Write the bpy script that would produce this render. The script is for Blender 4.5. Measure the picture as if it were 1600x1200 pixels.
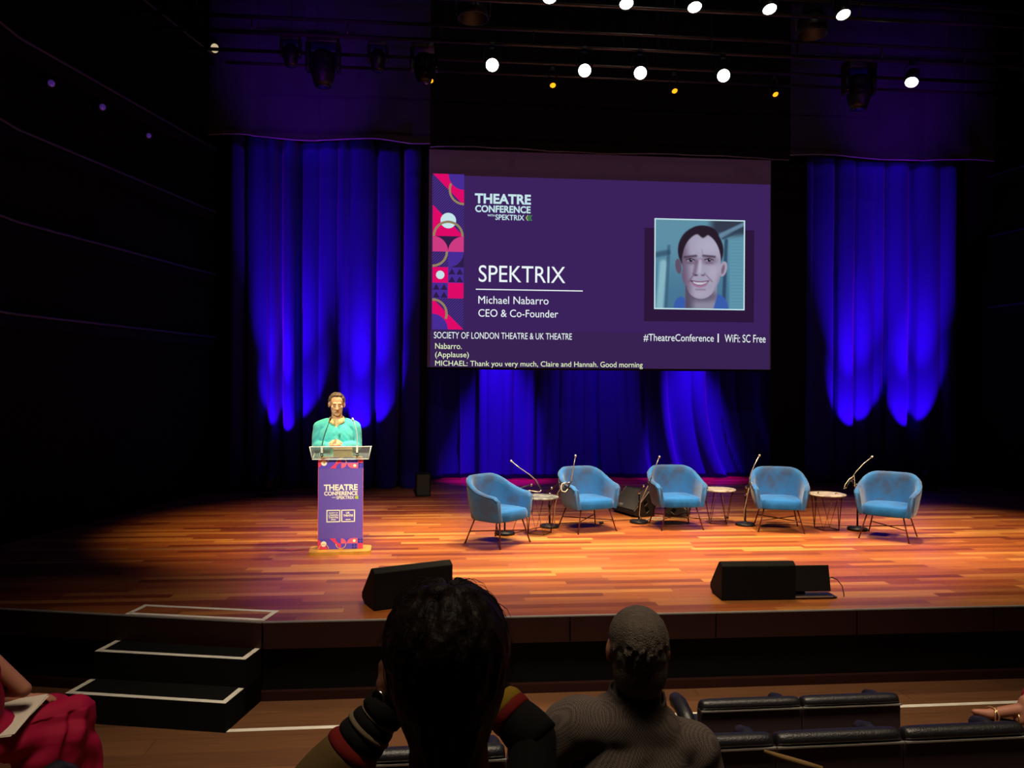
import bpy, bmesh, math, random
from mathutils import Vector, Matrix, Euler, noise

for o in list(bpy.data.objects):
    bpy.data.objects.remove(o, do_unlink=True)
S = bpy.context.scene
C = S.collection
PI = math.pi
R = math.radians
rng = random.Random(7)

# ------------------------------------------------------------------ camera, world, exposure
cam = bpy.data.cameras.new('camera')
cam.sensor_width = 36.0
cam.lens = 27.0
cam.clip_start = 0.05
cam.clip_end = 100
cam_o = bpy.data.objects.new('camera', cam)
C.objects.link(cam_o)
cam_o.matrix_world = Matrix.Translation((0, 0, 2.47)) @ Matrix.Rotation(R(-5.1), 4, 'Z') @ Matrix.Rotation(R(90), 4, 'X') @ Matrix.Rotation(R(0.32), 4, 'Z')
S.camera = cam_o
S.view_settings.view_transform = 'Standard'
S.view_settings.look = 'None'
S.view_settings.gamma = 1.0
S.view_settings.exposure = 0.0
S.view_settings.use_curve_mapping = False
W = bpy.data.worlds.new('world')
S.world = W
W.use_nodes = True
W.node_tree.nodes['Background'].inputs[0].default_value = (0.5, 0.45, 0.6, 1)
W.node_tree.nodes['Background'].inputs[1].default_value = 0.0015
STAGE = 0.62


# ------------------------------------------------------------------ lights
def spot(loc, tgt, power, color, angle, blend=0.5, radius=0.08):
    l = bpy.data.lights.new('stage_light', 'SPOT')
    l.energy = power
    l.color = color
    l.spot_size = R(angle)
    l.spot_blend = blend
    l.shadow_soft_size = radius
    o = bpy.data.objects.new('stage_light', l)
    C.objects.link(o)
    o.location = loc
    d = Vector(tgt) - Vector(loc)
    o.rotation_euler = d.to_track_quat('-Z', 'Y').to_euler()
    return o


WARM = (1.0, 0.80, 0.55)
WHITE = (1.0, 0.92, 0.80)
BLUE = (0.36, 0.0, 1.0)
VIOLET = (0.32, 0.02, 1.0)
# front-of-house wash from the audience ceiling
for x in (0.4, 2.6, 4.8):
    spot((x * 0.8 + 0.5, -0.5, 8.2), (x, 9.45, 0.8), 4300, WARM, 21, 0.85)
spot((-3.0, 0.2, 8.0), (-1.12, 8.75, 1.45), 4600, WHITE, 13, 1.0)       # lectern special
spot((9.0, 1.0, 8.0), (7.0, 8.6, 0.62), 3400, (1.0, 0.62, 0.28), 24, 1.0)
# overhead lamps hung from the lighting bar (the fixtures are built further down)
WHITE_LAMPS = [(0.58, 9.5, 6.42), (1.74, 9.5, 6.40), (2.45, 9.5, 6.40), (3.53, 9.5, 6.41), (6.05, 9.5, 6.43)]
TOP_LAMPS = [(1.13, 8.3, 6.68), (1.98, 8.3, 6.66), (2.75, 8.3, 6.66), (3.61, 8.3, 6.68), (4.47, 8.3, 6.66)]
for (x, y, z), tx in zip(WHITE_LAMPS, (-0.2, 1.2, 2.7, 4.2, 6.6)):
    spot((x, y - 0.07, z - 0.12), (tx, 8.9, STAGE), 1350, WARM, 52, 0.8)
for (x, y, z), tx in zip(TOP_LAMPS, (0.6, 1.6, 2.9, 4.2, 5.6)):
    spot((x, y - 0.05, z - 0.13), (tx, 8.2, STAGE), 600, (1.0, 0.72, 0.4), 50, 0.8)
# yellow special left of the lectern
spot((-1.6, 8.0, 7.0), (-1.7, 9.9, STAGE), 1700, (1.0, 0.62, 0.22), 44, 1.0)
# blue: floor lamps grazing the side drapes, lamps behind the screen for the centre drape
UPLIGHTS = [(-2.84, 12.78), (-1.48, 12.78), (7.55, 13.0), (8.66, 13.0)]
for (x, y) in UPLIGHTS:
    spot((x, y, STAGE + 0.38), (x + 0.22, y + 1.0, STAGE + 0.38 + 1.60), 330, BLUE, 39, 0.45, 0.015)
    spot((x, y, STAGE + 0.38), (x + 0.30, y + 1.0, STAGE + 0.38 + 4.2), 1400, BLUE, 32, 1.0, 0.015)
for x in (1.05, 4.95):
    spot((x, 13.8, 6.3), (x, 14.85, 0.75), 3600, BLUE, 25, 0.8, 0.03)
spot((3.0, 13.8, 6.3), (3.0, 14.85, 1.6), 700, BLUE, 34, 1.0, 0.03)
# deep blue wash on the borders above
for x in (-2.4, 8.2):
    spot((x, 10.8, 6.0), (x, 13.2, 7.6), 150, BLUE, 62, 1.0, 0.05)
# violet pools on the boards
for p, t, e, a in (((-1.25, 8.2, 7.0), (-1.25, 7.05, STAGE), 560, 13), ((4.3, 8.6, 7.0), (4.25, 7.2, STAGE), 480, 17),
                   ((5.4, 9.0, 7.0), (5.4, 7.9, STAGE), 480, 17), ((0.3, 12.2, 6.9), (0.2, 12.0, STAGE), 160, 26),
                   ((4.3, 12.6, 6.9), (4.2, 12.3, STAGE), 160, 30)):
    spot(p, t, e, VIOLET, a, 1.0)
# added spots without fixtures, one warm and two blue, to brighten the lighting bars
spot((3.0, 1.5, 8.6), (2.6, 9.2, 6.9), 200, (1.0, 0.86, 0.74), 62, 0.8)
spot((-1.5, 8.0, 5.6), (-1.6, 9.8, 6.95), 90, BLUE, 60, 1.0, 0.03)
spot((6.4, 8.0, 5.6), (6.2, 9.8, 6.95), 60, BLUE, 60, 1.0, 0.03)
# dim house light over the stalls
al = bpy.data.lights.new('house_light', 'AREA')
al.shape = 'RECTANGLE'
al.size = 6
al.size_y = 3
al.energy = 90
al.spread = R(40)
al.color = (1.0, 0.80, 0.58)
ao = bpy.data.objects.new('house_light', al)
C.objects.link(ao)
ao.location = (1.0, 2.6, 8.6)
ao.rotation_euler = (R(12), 0, 0)


# ------------------------------------------------------------------ materials
def lin(r, g, b):
    def f(c):
        c /= 255.0
        return c / 12.92 if c <= 0.04045 else ((c + 0.055) / 1.055) ** 2.4
    return (f(r), f(g), f(b), 1.0)


def mat(name, col, rough=0.6, metal=0.0, spec=0.4, emit=None, estr=0.0, bump=None, sheen=0.0, vary=None):
    m = bpy.data.materials.new(name)
    m.use_nodes = True
    nt = m.node_tree
    b = nt.nodes['Principled BSDF']
    b.inputs['Base Color'].default_value = col
    b.inputs['Roughness'].default_value = rough
    b.inputs['Metallic'].default_value = metal
    b.inputs['Specular IOR Level'].default_value = spec
    if sheen:
        b.inputs['Sheen Weight'].default_value = sheen
        b.inputs['Sheen Roughness'].default_value = 0.4
    if emit:
        b.inputs['Emission Color'].default_value = emit
        b.inputs['Emission Strength'].default_value = estr
    if vary:
        scale, col2, lo, hi = vary
        tc = nt.nodes.new('ShaderNodeTexCoord')
        nz = nt.nodes.new('ShaderNodeTexNoise')
        nz.inputs['Scale'].default_value = scale
        nz.inputs['Detail'].default_value = 5
        rp = nt.nodes.new('ShaderNodeValToRGB')
        rp.color_ramp.elements[0].position = lo
        rp.color_ramp.elements[0].color = col
        rp.color_ramp.elements[1].position = hi
        rp.color_ramp.elements[1].color = col2
        nt.links.new(tc.outputs['Object'], nz.inputs['Vector'])
        nt.links.new(nz.outputs['Fac'], rp.inputs['Fac'])
        nt.links.new(rp.outputs['Color'], b.inputs['Base Color'])
    if bump:
        scale, st = bump
        tc = nt.nodes.new('ShaderNodeTexCoord')
        nz = nt.nodes.new('ShaderNodeTexNoise')
        nz.inputs['Scale'].default_value = scale
        bp = nt.nodes.new('ShaderNodeBump')
        bp.inputs['Strength'].default_value = st
        bp.inputs['Distance'].default_value = 0.01
        nt.links.new(tc.outputs['Object'], nz.inputs['Vector'])
        nt.links.new(nz.outputs['Fac'], bp.inputs['Height'])
        nt.links.new(bp.outputs['Normal'], b.inputs['Normal'])
    return m


def planks(name, cols, width, length, rough, spec, gap=0.035):
    m = bpy.data.materials.new(name)
    m.use_nodes = True
    nt = m.node_tree
    N, L = nt.nodes, nt.links
    b = N['Principled BSDF']
    tc = N.new('ShaderNodeTexCoord')
    sx = N.new('ShaderNodeSeparateXYZ')
    L.new(tc.outputs['Object'], sx.inputs[0])

    def mth(op, a, bb=None):
        n = N.new('ShaderNodeMath')
        n.operation = op
        for i, v in enumerate((a, bb)):
            if v is None:
                continue
            if isinstance(v, (int, float)):
                n.inputs[i].default_value = v
            else:
                L.new(v, n.inputs[i])
        return n.outputs[0]
    yw = mth('DIVIDE', sx.outputs['Y'], width)
    row = mth('FLOOR', yw)
    wn = N.new('ShaderNodeTexWhiteNoise')
    wn.noise_dimensions = '1D'
    L.new(row, wn.inputs['W'])
    xl = mth('ADD', mth('DIVIDE', sx.outputs['X'], length), mth('MULTIPLY', wn.outputs['Value'], 9.0))
    colid = mth('FLOOR', xl)
    cb = N.new('ShaderNodeCombineXYZ')
    L.new(row, cb.inputs[0])
    L.new(colid, cb.inputs[1])
    w2 = N.new('ShaderNodeTexWhiteNoise')
    w2.noise_dimensions = '2D'
    L.new(cb.outputs[0], w2.inputs['Vector'])
    rp = N.new('ShaderNodeValToRGB')
    e = rp.color_ramp.elements
    e[0].position = 0
    e[0].color = cols[0]
    e[1].position = 1
    e[1].color = cols[-1]
    for i, c in enumerate(cols[1:-1]):
        k = e.new((i + 1) / (len(cols) - 1))
        k.color = c
    L.new(w2.outputs['Value'], rp.inputs['Fac'])
    mp = N.new('ShaderNodeMapping')
    mp.inputs['Scale'].default_value = (1.3, 26, 1)
    L.new(tc.outputs['Object'], mp.inputs['Vector'])
    nz = N.new('ShaderNodeTexNoise')
    nz.inputs['Scale'].default_value = 2.0
    nz.inputs['Detail'].default_value = 6
    L.new(mp.outputs[0], nz.inputs['Vector'])
    gr = N.new('ShaderNodeMapRange')
    gr.inputs['From Min'].default_value = 0.3
    gr.inputs['From Max'].default_value = 0.7
    gr.inputs['To Min'].default_value = 0.72
    gr.inputs['To Max'].default_value = 1.15
    L.new(nz.outputs['Fac'], gr.inputs['Value'])
    fy = mth('FRACT', yw)
    fx = mth('FRACT', xl)
    g1 = mth('GREATER_THAN', fy, gap)
    g2 = mth('GREATER_THAN', fx, 0.004)
    gg = mth('MAXIMUM', mth('MULTIPLY', g1, g2), 0.55)
    tot = mth('MULTIPLY', gg, gr.outputs[0])
    mx = N.new('ShaderNodeMix')
    mx.data_type = 'RGBA'
    mx.blend_type = 'MULTIPLY'
    mx.inputs[0].default_value = 1.0
    L.new(rp.outputs['Color'], mx.inputs[6])
    L.new(tot, mx.inputs[7])
    L.new(mx.outputs[2], b.inputs['Base Color'])
    rr = N.new('ShaderNodeMapRange')
    rr.inputs['To Min'].default_value = rough - 0.08
    rr.inputs['To Max'].default_value = rough + 0.1
    L.new(nz.outputs['Fac'], rr.inputs['Value'])
    L.new(rr.outputs[0], b.inputs['Roughness'])
    b.inputs['Specular IOR Level'].default_value = spec
    return m


def emis(name, col, s=1.0):
    m = bpy.data.materials.new(name)
    m.use_nodes = True
    nt = m.node_tree
    nt.nodes.remove(nt.nodes['Principled BSDF'])
    e = nt.nodes.new('ShaderNodeEmission')
    e.inputs[0].default_value = col
    e.inputs[1].default_value = s
    nt.links.new(e.outputs[0], nt.nodes['Material Output'].inputs[0])
    return m


def acrylic(name, tint, gloss=0.10):
    m = bpy.data.materials.new(name)
    m.use_nodes = True
    nt = m.node_tree
    nt.nodes.remove(nt.nodes['Principled BSDF'])
    t = nt.nodes.new('ShaderNodeBsdfTransparent')
    t.inputs[0].default_value = tint
    g = nt.nodes.new('ShaderNodeBsdfGlossy')
    g.inputs['Roughness'].default_value = 0.12
    d = nt.nodes.new('ShaderNodeBsdfDiffuse')
    d.inputs[0].default_value = (0.8, 0.9, 0.88, 1)
    x = nt.nodes.new('ShaderNodeMixShader')
    x.inputs[0].default_value = gloss
    x2 = nt.nodes.new('ShaderNodeMixShader')
    x2.inputs[0].default_value = 0.07
    nt.links.new(t.outputs[0], x.inputs[1])
    nt.links.new(g.outputs[0], x.inputs[2])
    nt.links.new(x.outputs[0], x2.inputs[1])
    nt.links.new(d.outputs[0], x2.inputs[2])
    nt.links.new(x2.outputs[0], nt.nodes['Material Output'].inputs[0])
    return m


STAGE_WOOD = planks('stage boards', [lin(112, 48, 24), lin(152, 80, 36), lin(168, 96, 42), lin(134, 62, 30), lin(198, 134, 66), lin(158, 86, 38)], 0.105, 1.30, 0.38, 0.4)
HALL_WOOD = planks('hall boards', [lin(102, 68, 46), lin(117, 79, 52), lin(110, 74, 49)], 0.22, 2.6, 0.45, 0.3, 0.02)
FASCIA = mat('fascia', lin(44, 16, 13), 0.5)
BLACK = mat('black paint', lin(9, 9, 10), 0.8, spec=0.2)
VOID = mat('black wall', lin(14, 14, 15), 0.9, spec=0.1)
CARPET = mat('black carpet', lin(20, 20, 20), 0.95, spec=0.1, bump=(180, 0.5))
TAPE = mat('white tape', lin(246, 244, 234), 0.6, vary=(9, lin(230, 226, 212), 0.35, 0.7))
ALU = mat('aluminium', lin(150, 148, 144), 0.5, 0.0)
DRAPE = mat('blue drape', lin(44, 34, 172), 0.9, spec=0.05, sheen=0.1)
BLACKCLOTH = mat('black drape', lin(22, 22, 26), 0.95, spec=0.03)
STEEL = mat('black steel', lin(24, 24, 26), 0.45, 0.3)
PIPE = mat('lighting bar steel', lin(72, 68, 68), 0.28, 0.7)
CHROME = mat('chrome', lin(215, 210, 200), 0.2, 1.0)
RUST = mat('dark bronze metal', lin(88, 40, 30), 0.4, 0.5)
VELVET = mat('blue velvet', lin(38, 98, 156), 0.75, spec=0.2, sheen=0.3, vary=(5.5, lin(54, 78, 116), 0.42, 0.62), bump=(60, 0.15))
VELVETSEAT = mat('blue velvet seat', lin(24, 98, 164), 0.75, spec=0.2, sheen=0.25, vary=(6, lin(18, 74, 128), 0.4, 0.7), bump=(60, 0.15))
PIPING = mat('navy piping', lin(18, 32, 60), 0.7)
MARBLE = mat('speckled stone', lin(160, 148, 134), 0.4, vary=(14, lin(112, 104, 96), 0.5, 0.62))
MARBLEG = mat('grey veined stone', lin(120, 122, 118), 0.4, vary=(14, lin(62, 66, 66), 0.45, 0.6))
SPEAKERBLK = mat('speaker cabinet', lin(30, 30, 31), 0.6, bump=(300, 0.2))
GRILLE = mat('speaker grille', lin(62, 60, 56), 0.7, bump=(400, 0.4))
LEATHER = mat('black leather', lin(19, 19, 23), 0.42, spec=0.5, bump=(140, 0.25))
SEATBACK = mat('seat back panel', lin(52, 38, 42), 0.7)
TRIM = mat('silver trim', lin(170, 170, 165), 0.35, 0.6)
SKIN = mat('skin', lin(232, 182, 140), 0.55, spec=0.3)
SKIN2 = mat('dimmed skin', lin(168, 112, 90), 0.55, spec=0.3)  # skin darkened in its colour for the dim stalls


# ------------------------------------------------------------------ helpers
class MB:
    def __init__(self):
        self.bm = bmesh.new()
        self.mats = []

    def mi(self, m):
        if m is None:
            return 0
        if m not in self.mats:
            self.mats.append(m)
        return self.mats.index(m)

    def faces(self, vs, fs, m=None, smooth=False):
        k = self.mi(m)
        bv = [self.bm.verts.new(v) for v in vs]
        for f in fs:
            try:
                nf = self.bm.faces.new([bv[i] for i in f])
                nf.material_index = k
                nf.smooth = smooth
            except ValueError:
                pass
        return self

    def box(self, c, s, m=None, rot=None, bev=0.0):
        k = self.mi(m)
        M = Matrix.Translation(c)
        if rot is not None:
            M = M @ (rot.to_matrix().to_4x4() if isinstance(rot, Euler) else rot)
        M = M @ Matrix.Diagonal((s[0], s[1], s[2], 1))
        b = bmesh.new()
        bmesh.ops.create_cube(b, size=1.0, matrix=M)
        if bev:
            bmesh.ops.bevel(b, geom=b.edges[:], offset=bev, segments=3, affect='EDGES', profile=0.5)
        vm = {v: self.bm.verts.new(v.co) for v in b.verts}
        for f in b.faces:
            nf = self.bm.faces.new([vm[v] for v in f.verts])
            nf.material_index = k
            nf.smooth = bool(bev) and bev > 0.01
        b.free()
        return self

    def tube(self, pts, r, n=8, m=None, close=False):
        k = self.mi(m)
        pts = [Vector(p) for p in pts]
        rs = r if isinstance(r, (list, tuple)) else [r] * len(pts)
        rings = []
        up = None
        for i, p in enumerate(pts):
            if close:
                t = (pts[(i + 1) % len(pts)] - pts[i - 1])
            else:
                t = (pts[min(i + 1, len(pts) - 1)] - pts[max(i - 1, 0)])
            t.normalize()
            if up is None:
                up = Vector((0, 0, 1)) if abs(t.z) < 0.9 else Vector((1, 0, 0))
            a = t.cross(up)
            if a.length < 1e-6:
                a = t.orthogonal()
            a.normalize()
            b = a.cross(t)
            up = b
            rings.append([self.bm.verts.new(p + (a * math.cos(q) + b * math.sin(q)) * rs[i]) for q in [2 * PI * j / n for j in range(n)]])
        seg = len(pts) if close else len(pts) - 1
        for i in range(seg):
            A, B = rings[i], rings[(i + 1) % len(pts)]
            for j in range(n):
                f = self.bm.faces.new((A[j], B[j], B[(j + 1) % n], A[(j + 1) % n]))
                f.material_index = k
                f.smooth = True
        if not close:
            for A, rev in ((rings[0], False), (rings[-1], True)):
                f = self.bm.faces.new(A if not rev else A[::-1])
                f.material_index = k
        return self

    def lathe(self, prof, n=24, m=None, M=None, cap=True):
        k = self.mi(m)
        M = M or Matrix.Identity(4)
        rings = []
        for (r, z) in prof:
            rings.append([self.bm.verts.new(M @ Vector((r * math.cos(2 * PI * j / n), r * math.sin(2 * PI * j / n), z))) for j in range(n)])
        for A, B in zip(rings, rings[1:]):
            for j in range(n):
                f = self.bm.faces.new((A[j], A[(j + 1) % n], B[(j + 1) % n], B[j]))
                f.material_index = k
                f.smooth = True
        if cap:
            f = self.bm.faces.new(rings[0][::-1])
            f.material_index = k
            f = self.bm.faces.new(rings[-1])
            f.material_index = k
        return self

    def prism(self, poly, h0, h1, m=None, fn=None):
        """polygon in (a, b), extruded from h0 to h1; fn maps (a, b, h) to a point"""
        fn = fn or (lambda a, b, h: (a, b, h))
        n = len(poly)
        vs = [fn(a, b, h0) for a, b in poly] + [fn(a, b, h1) for a, b in poly]
        fs = [list(range(n))[::-1], list(range(n, 2 * n))] + [(i, (i + 1) % n, n + (i + 1) % n, n + i) for i in range(n)]
        return self.faces(vs, fs, m)

    def build(self, name, m=None, parent=None, smooth=None, loc=None, rotz=0.0, subsurf=0):
        me = bpy.data.meshes.new(name)
        bmesh.ops.recalc_face_normals(self.bm, faces=self.bm.faces[:])
        self.bm.to_mesh(me)
        self.bm.free()
        for mm in (self.mats or [m]):
            me.materials.append(mm)
        if smooth is not None:
            for p in me.polygons:
                p.use_smooth = smooth
        return link(name, me, parent, loc, rotz, subsurf)


def link(name, me, parent=None, loc=None, rotz=0.0, subsurf=0):
    o = bpy.data.objects.new(name, me)
    C.objects.link(o)
    if parent is not None:
        o.parent = parent
    if loc is not None:
        o.location = loc
    if rotz:
        o.rotation_euler = (0, 0, rotz)
    if subsurf:
        s = o.modifiers.new('subdivision', 'SUBSURF')
        s.levels = subsurf
        s.render_levels = subsurf
    return o


def tag(o, label, cat, group=None):
    o['label'] = label
    o['category'] = cat
    if group:
        o['group'] = group
    return o


def thing(name, label, cat, loc=(0, 0, 0), rotz=0.0, group=None):
    o = bpy.data.objects.new(name, None)
    o.empty_display_size = 0.1
    C.objects.link(o)
    o.location = loc
    o.rotation_euler = (0, 0, rotz)
    return tag(o, label, cat, group)


def struct(o):
    o['kind'] = 'structure'
    return o


def dup(root, loc, rotz, label, group=None):
    r = root.copy()
    C.objects.link(r)
    r.location = loc
    r.rotation_euler = (0, 0, rotz)
    r['label'] = label
    if group:
        r['group'] = group
    for ch in list(root.children):
        c = ch.copy()
        C.objects.link(c)
        c.parent = r
        for g in list(ch.children):
            d = g.copy()
            C.objects.link(d)
            d.parent = c
    return r


def arc(cx, cy, r, a0, a1, n=16):
    return [(cx + r * math.cos(R(a0 + (a1 - a0) * i / n)), cy + r * math.sin(R(a0 + (a1 - a0) * i / n))) for i in range(n + 1)]


def ring(cx, cy, r, w, a0, a1, n=20):
    return arc(cx, cy, r + w / 2, a0, a1, n) + arc(cx, cy, r - w / 2, a1, a0, n)


def bake(o):
    dg = bpy.context.evaluated_depsgraph_get()
    dg.update()
    return bpy.data.meshes.new_from_object(o.evaluated_get(dg))


def blob(prims, voxel=0.008, smooth=6, cut=None, fn=None):
    """one closed skin around overlapping ellipsoids ('e', centre, radii, M) and tapered limbs ('c', p, q, rp, rq)"""
    bm = bmesh.new()
    for p in prims:
        if p[0] == 'e':
            _, c, r, M = (list(p) + [None])[:4]
            T = Matrix.Translation(c) @ (M or Matrix.Identity(4)) @ Matrix.Diagonal((r[0], r[1], r[2], 1))
            bmesh.ops.create_icosphere(bm, subdivisions=3, radius=1.0, matrix=T)
        else:
            _, a, b, ra, rb = p
            a, b = Vector(a), Vector(b)
            n = max(2, int((b - a).length / max(min(ra, rb) * 0.35, 0.002)))
            n = min(n, 26)
            d = b - a
            q = d.to_track_quat('Z', 'Y').to_matrix().to_4x4() if d.length > 1e-6 else Matrix.Identity(4)
            segs = 14
            prof = []
            for i in range(5):
                t = -90 + 90 * i / 5
                prof.append((ra * math.cos(R(t)), ra * math.sin(R(t))))
            for i in range(n + 1):
                t = i / n
                prof.append((ra + (rb - ra) * t, d.length * t))
            for i in range(1, 6):
                t = 90 * i / 5
                prof.append((rb * math.cos(R(t)), d.length + rb * math.sin(R(t))))
            T = Matrix.Translation(a) @ q
            rings = [[bm.verts.new(T @ Vector((max(rr, 1e-4) * math.cos(2 * PI * j / segs), max(rr, 1e-4) * math.sin(2 * PI * j / segs), z))) for j in range(segs)] for rr, z in prof]
            for A, B in zip(rings, rings[1:]):
                for j in range(segs):
                    bm.faces.new((A[j], A[(j + 1) % segs], B[(j + 1) % segs], B[j]))
            bm.faces.new(rings[0][::-1])
            bm.faces.new(rings[-1])
    me = bpy.data.meshes.new('tmp')
    bm.to_mesh(me)
    bm.free()
    o = bpy.data.objects.new('tmp', me)
    C.objects.link(o)
    r = o.modifiers.new('r', 'REMESH')
    r.mode = 'VOXEL'
    r.voxel_size = voxel
    if smooth:
        s = o.modifiers.new('s', 'SMOOTH')
        s.factor = 0.5
        s.iterations = smooth
    res = bake(o)
    bpy.data.objects.remove(o, do_unlink=True)
    if cut or fn:
        bm = bmesh.new()
        bm.from_mesh(res)
        if fn:
            for v in bm.verts:
                v.co = fn(v.co)
        if cut:
            bmesh.ops.delete(bm, geom=[f for f in bm.faces if cut(f.calc_center_median())], context='FACES')
        bm.to_mesh(res)
        bm.free()
    for p in res.polygons:
        p.use_smooth = True
    return res


def body(name, prims, m, parent=None, voxel=0.008, smooth=6, cut=None, fn=None, loc=None, rotz=0.0):
    me = blob(prims, voxel, smooth, cut, fn)
    me.materials.clear()
    me.materials.append(m)
    me.name = name
    return link(name, me, parent, loc, rotz)


def text_mesh(s, bold=0.0):
    """flat glyph outlines as (verts, faces) normalised to the box 0..1 x 0..1"""
    cu = bpy.data.curves.new('t', 'FONT')
    cu.body = s
    cu.size = 1.0
    cu.offset = bold
    cu.resolution_u = 4
    o = bpy.data.objects.new('t', cu)
    C.objects.link(o)
    me = bake(o)
    bpy.data.objects.remove(o, do_unlink=True)
    xs = [v.co.x for v in me.vertices]
    ys = [v.co.y for v in me.vertices]
    x0, x1, y0, y1 = min(xs), max(xs), min(ys), max(ys)
    vs = [((v.co.x - x0) / (x1 - x0), (v.co.y - y0) / (y1 - y0)) for v in me.vertices]
    return vs, [tuple(p.vertices) for p in me.polygons]


def write(name, s, box, m, fn, parent, bold=0.0, h=0.0):
    """box = (a0, a1, b_top, b_bottom) in the units of fn(a, b, h)"""
    vs, fs = text_mesh(s, bold)
    a0, a1, bt, bb = box
    mb = MB()
    mb.faces([fn(a0 + (a1 - a0) * x, bb + (bt - bb) * y, h) for x, y in vs], fs, m)
    return mb.build(name, m, parent)


# ------------------------------------------------------------------ the setting
mb = MB()
mb.box((2.8, 4.0, -0.05), (17, 9.6, 0.1), HALL_WOOD)
struct(mb.build('floor', HALL_WOOD))
front = [(-5.2, 6.985), (-1.38, 6.10), (7.02, 6.10), (10.9, 6.985)]
mb = MB()
mb.prism(front + [(10.9, 16.2), (-5.2, 16.2)], STAGE - 0.05, STAGE, STAGE_WOOD)
struct(mb.build('floor', STAGE_WOOD))
# stage front: red-brown fascia boards with joints, black recess, low plinth and the metal nosing
fas, rec, nos = MB(), MB(), MB()
for (ax, ay), (bx, by) in zip(front, front[1:]):
    a, b = Vector((ax, ay, 0)), Vector((bx, by, 0))
    L = (b - a).length
    e = (b - a).normalized()
    nrm = Vector((e.y, -e.x, 0))
    ang = math.atan2(e.y, e.x)
    rot = Matrix.Rotation(ang, 4, 'Z')
    n = max(1, round(L / 1.23))
    for i in range(n):
        c = a + e * (L * (i + 0.5) / n) - nrm * 0.02
        c2 = a + e * (L * (i + 0.5) / n) + nrm * 0.006
        fas.box((c2.x, c2.y, 0.510), (L / n - 0.012, 0.03, 0.20), FASCIA, rot)
        fas.box((c.x, c.y, 0.035), (L / n, 0.05, 0.07), FASCIA, rot)
    c = (a + b) / 2 - nrm * 0.10
    rec.box((c.x, c.y, 0.28), (L + 0.04, 0.08, 0.56), BLACK, rot)
    c = (a + b) / 2 + nrm * 0.012
    nos.box((c.x, c.y, STAGE - 0.004), (L, 0.022, 0.010), ALU, rot)
struct(fas.build('trim_1', FASCIA))
struct(rec.build('wall_front', BLACK))
struct(nos.build('trim_2', ALU))
# walls and ceiling
mb = MB()
lw = [(-4.95, -1.0), (-4.95, 9.2), (-3.95, 13.3), (-3.95, 16.2)]
mb.prism(lw + [(-5.25, 16.2), (-5.25, -1.0)], -0.05, 9.6, VOID)
struct(mb.build('wall_left', VOID))
mb = MB()
rw = [(10.6, -1.0), (10.6, 9.2), (10.1, 13.3), (10.1, 16.2)]
mb.prism(rw[::-1] + [(10.95, -1.0), (10.95, 16.2)], -0.05, 9.6, VOID)
struct(mb.build('wall_right', VOID))
mb = MB()
mb.box((2.8, 16.25, 4.8), (16.2, 0.1, 9.7), VOID)
struct(mb.build('wall_back', VOID))
mb = MB()
mb.box((2.8, 7.5, 9.65), (16.2, 17.6, 0.1), VOID)
struct(mb.build('ceiling', VOID))

# tape line on the hall floor
mb = MB()
mb.prism([(-1.52, 5.58), (6.5, 5.63), (6.5, 5.675), (-1.52, 5.625)], 0.0, 0.002, TAPE)
tag(mb.build('floor_tape', TAPE), 'long white tape line across the hall floor in front of the stage', 'tape')

# ------------------------------------------------------------------ steps up to the stage
ste = thing('stage_steps', 'black carpeted steps edged in white tape leading up to the stage', 'steps', (-1.377, 6.10, 0), R(-12.6))
# local: x to the left is negative, -y towards the audience
for (z, d0, d1, w) in ((0.207, 0.0, 0.55, 1.235), (0.413, 0.0, 0.26, 1.215)):
    mb = MB()
    mb.box((-w / 2 - 0.02, -(d0 + d1) / 2, z / 2), (w, d1 - d0, z), CARPET)
    mb.build('step', CARPET, ste)
    t = MB()
    wi = 0.042
    dd = 0.27
    x0, x1 = -w - 0.02, -0.02
    t.box(((x0 + x1) / 2, -d1 + wi / 2, z + 0.001), (w, wi, 0.003), TAPE)
    for x in (x0 + wi / 2, x1 - wi / 2):
        t.box((x, -d1 + wi + (dd - wi) / 2, z + 0.001), (wi, dd - wi, 0.003), TAPE)
    t.build('edge_tape', TAPE, ste)
t = MB()
w, wi, dd = 1.17, 0.042, 0.275
t.box((-w / 2, wi / 2 + 0.012, STAGE + 0.001), (w, wi, 0.003), TAPE)
t.box((-w / 2, dd - wi / 2, STAGE + 0.001), (w, wi, 0.003), TAPE)
for x in (-w + wi / 2, -wi / 2):
    t.box((x, dd / 2, STAGE + 0.001), (wi, dd - 2 * wi, 0.003), TAPE)
tp = t.build('floor_tape', TAPE, None, None, (-1.377, 6.10, 0), R(-12.6))
tag(tp, 'white tape rectangle on the stage edge at the top of the steps', 'tape')


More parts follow.
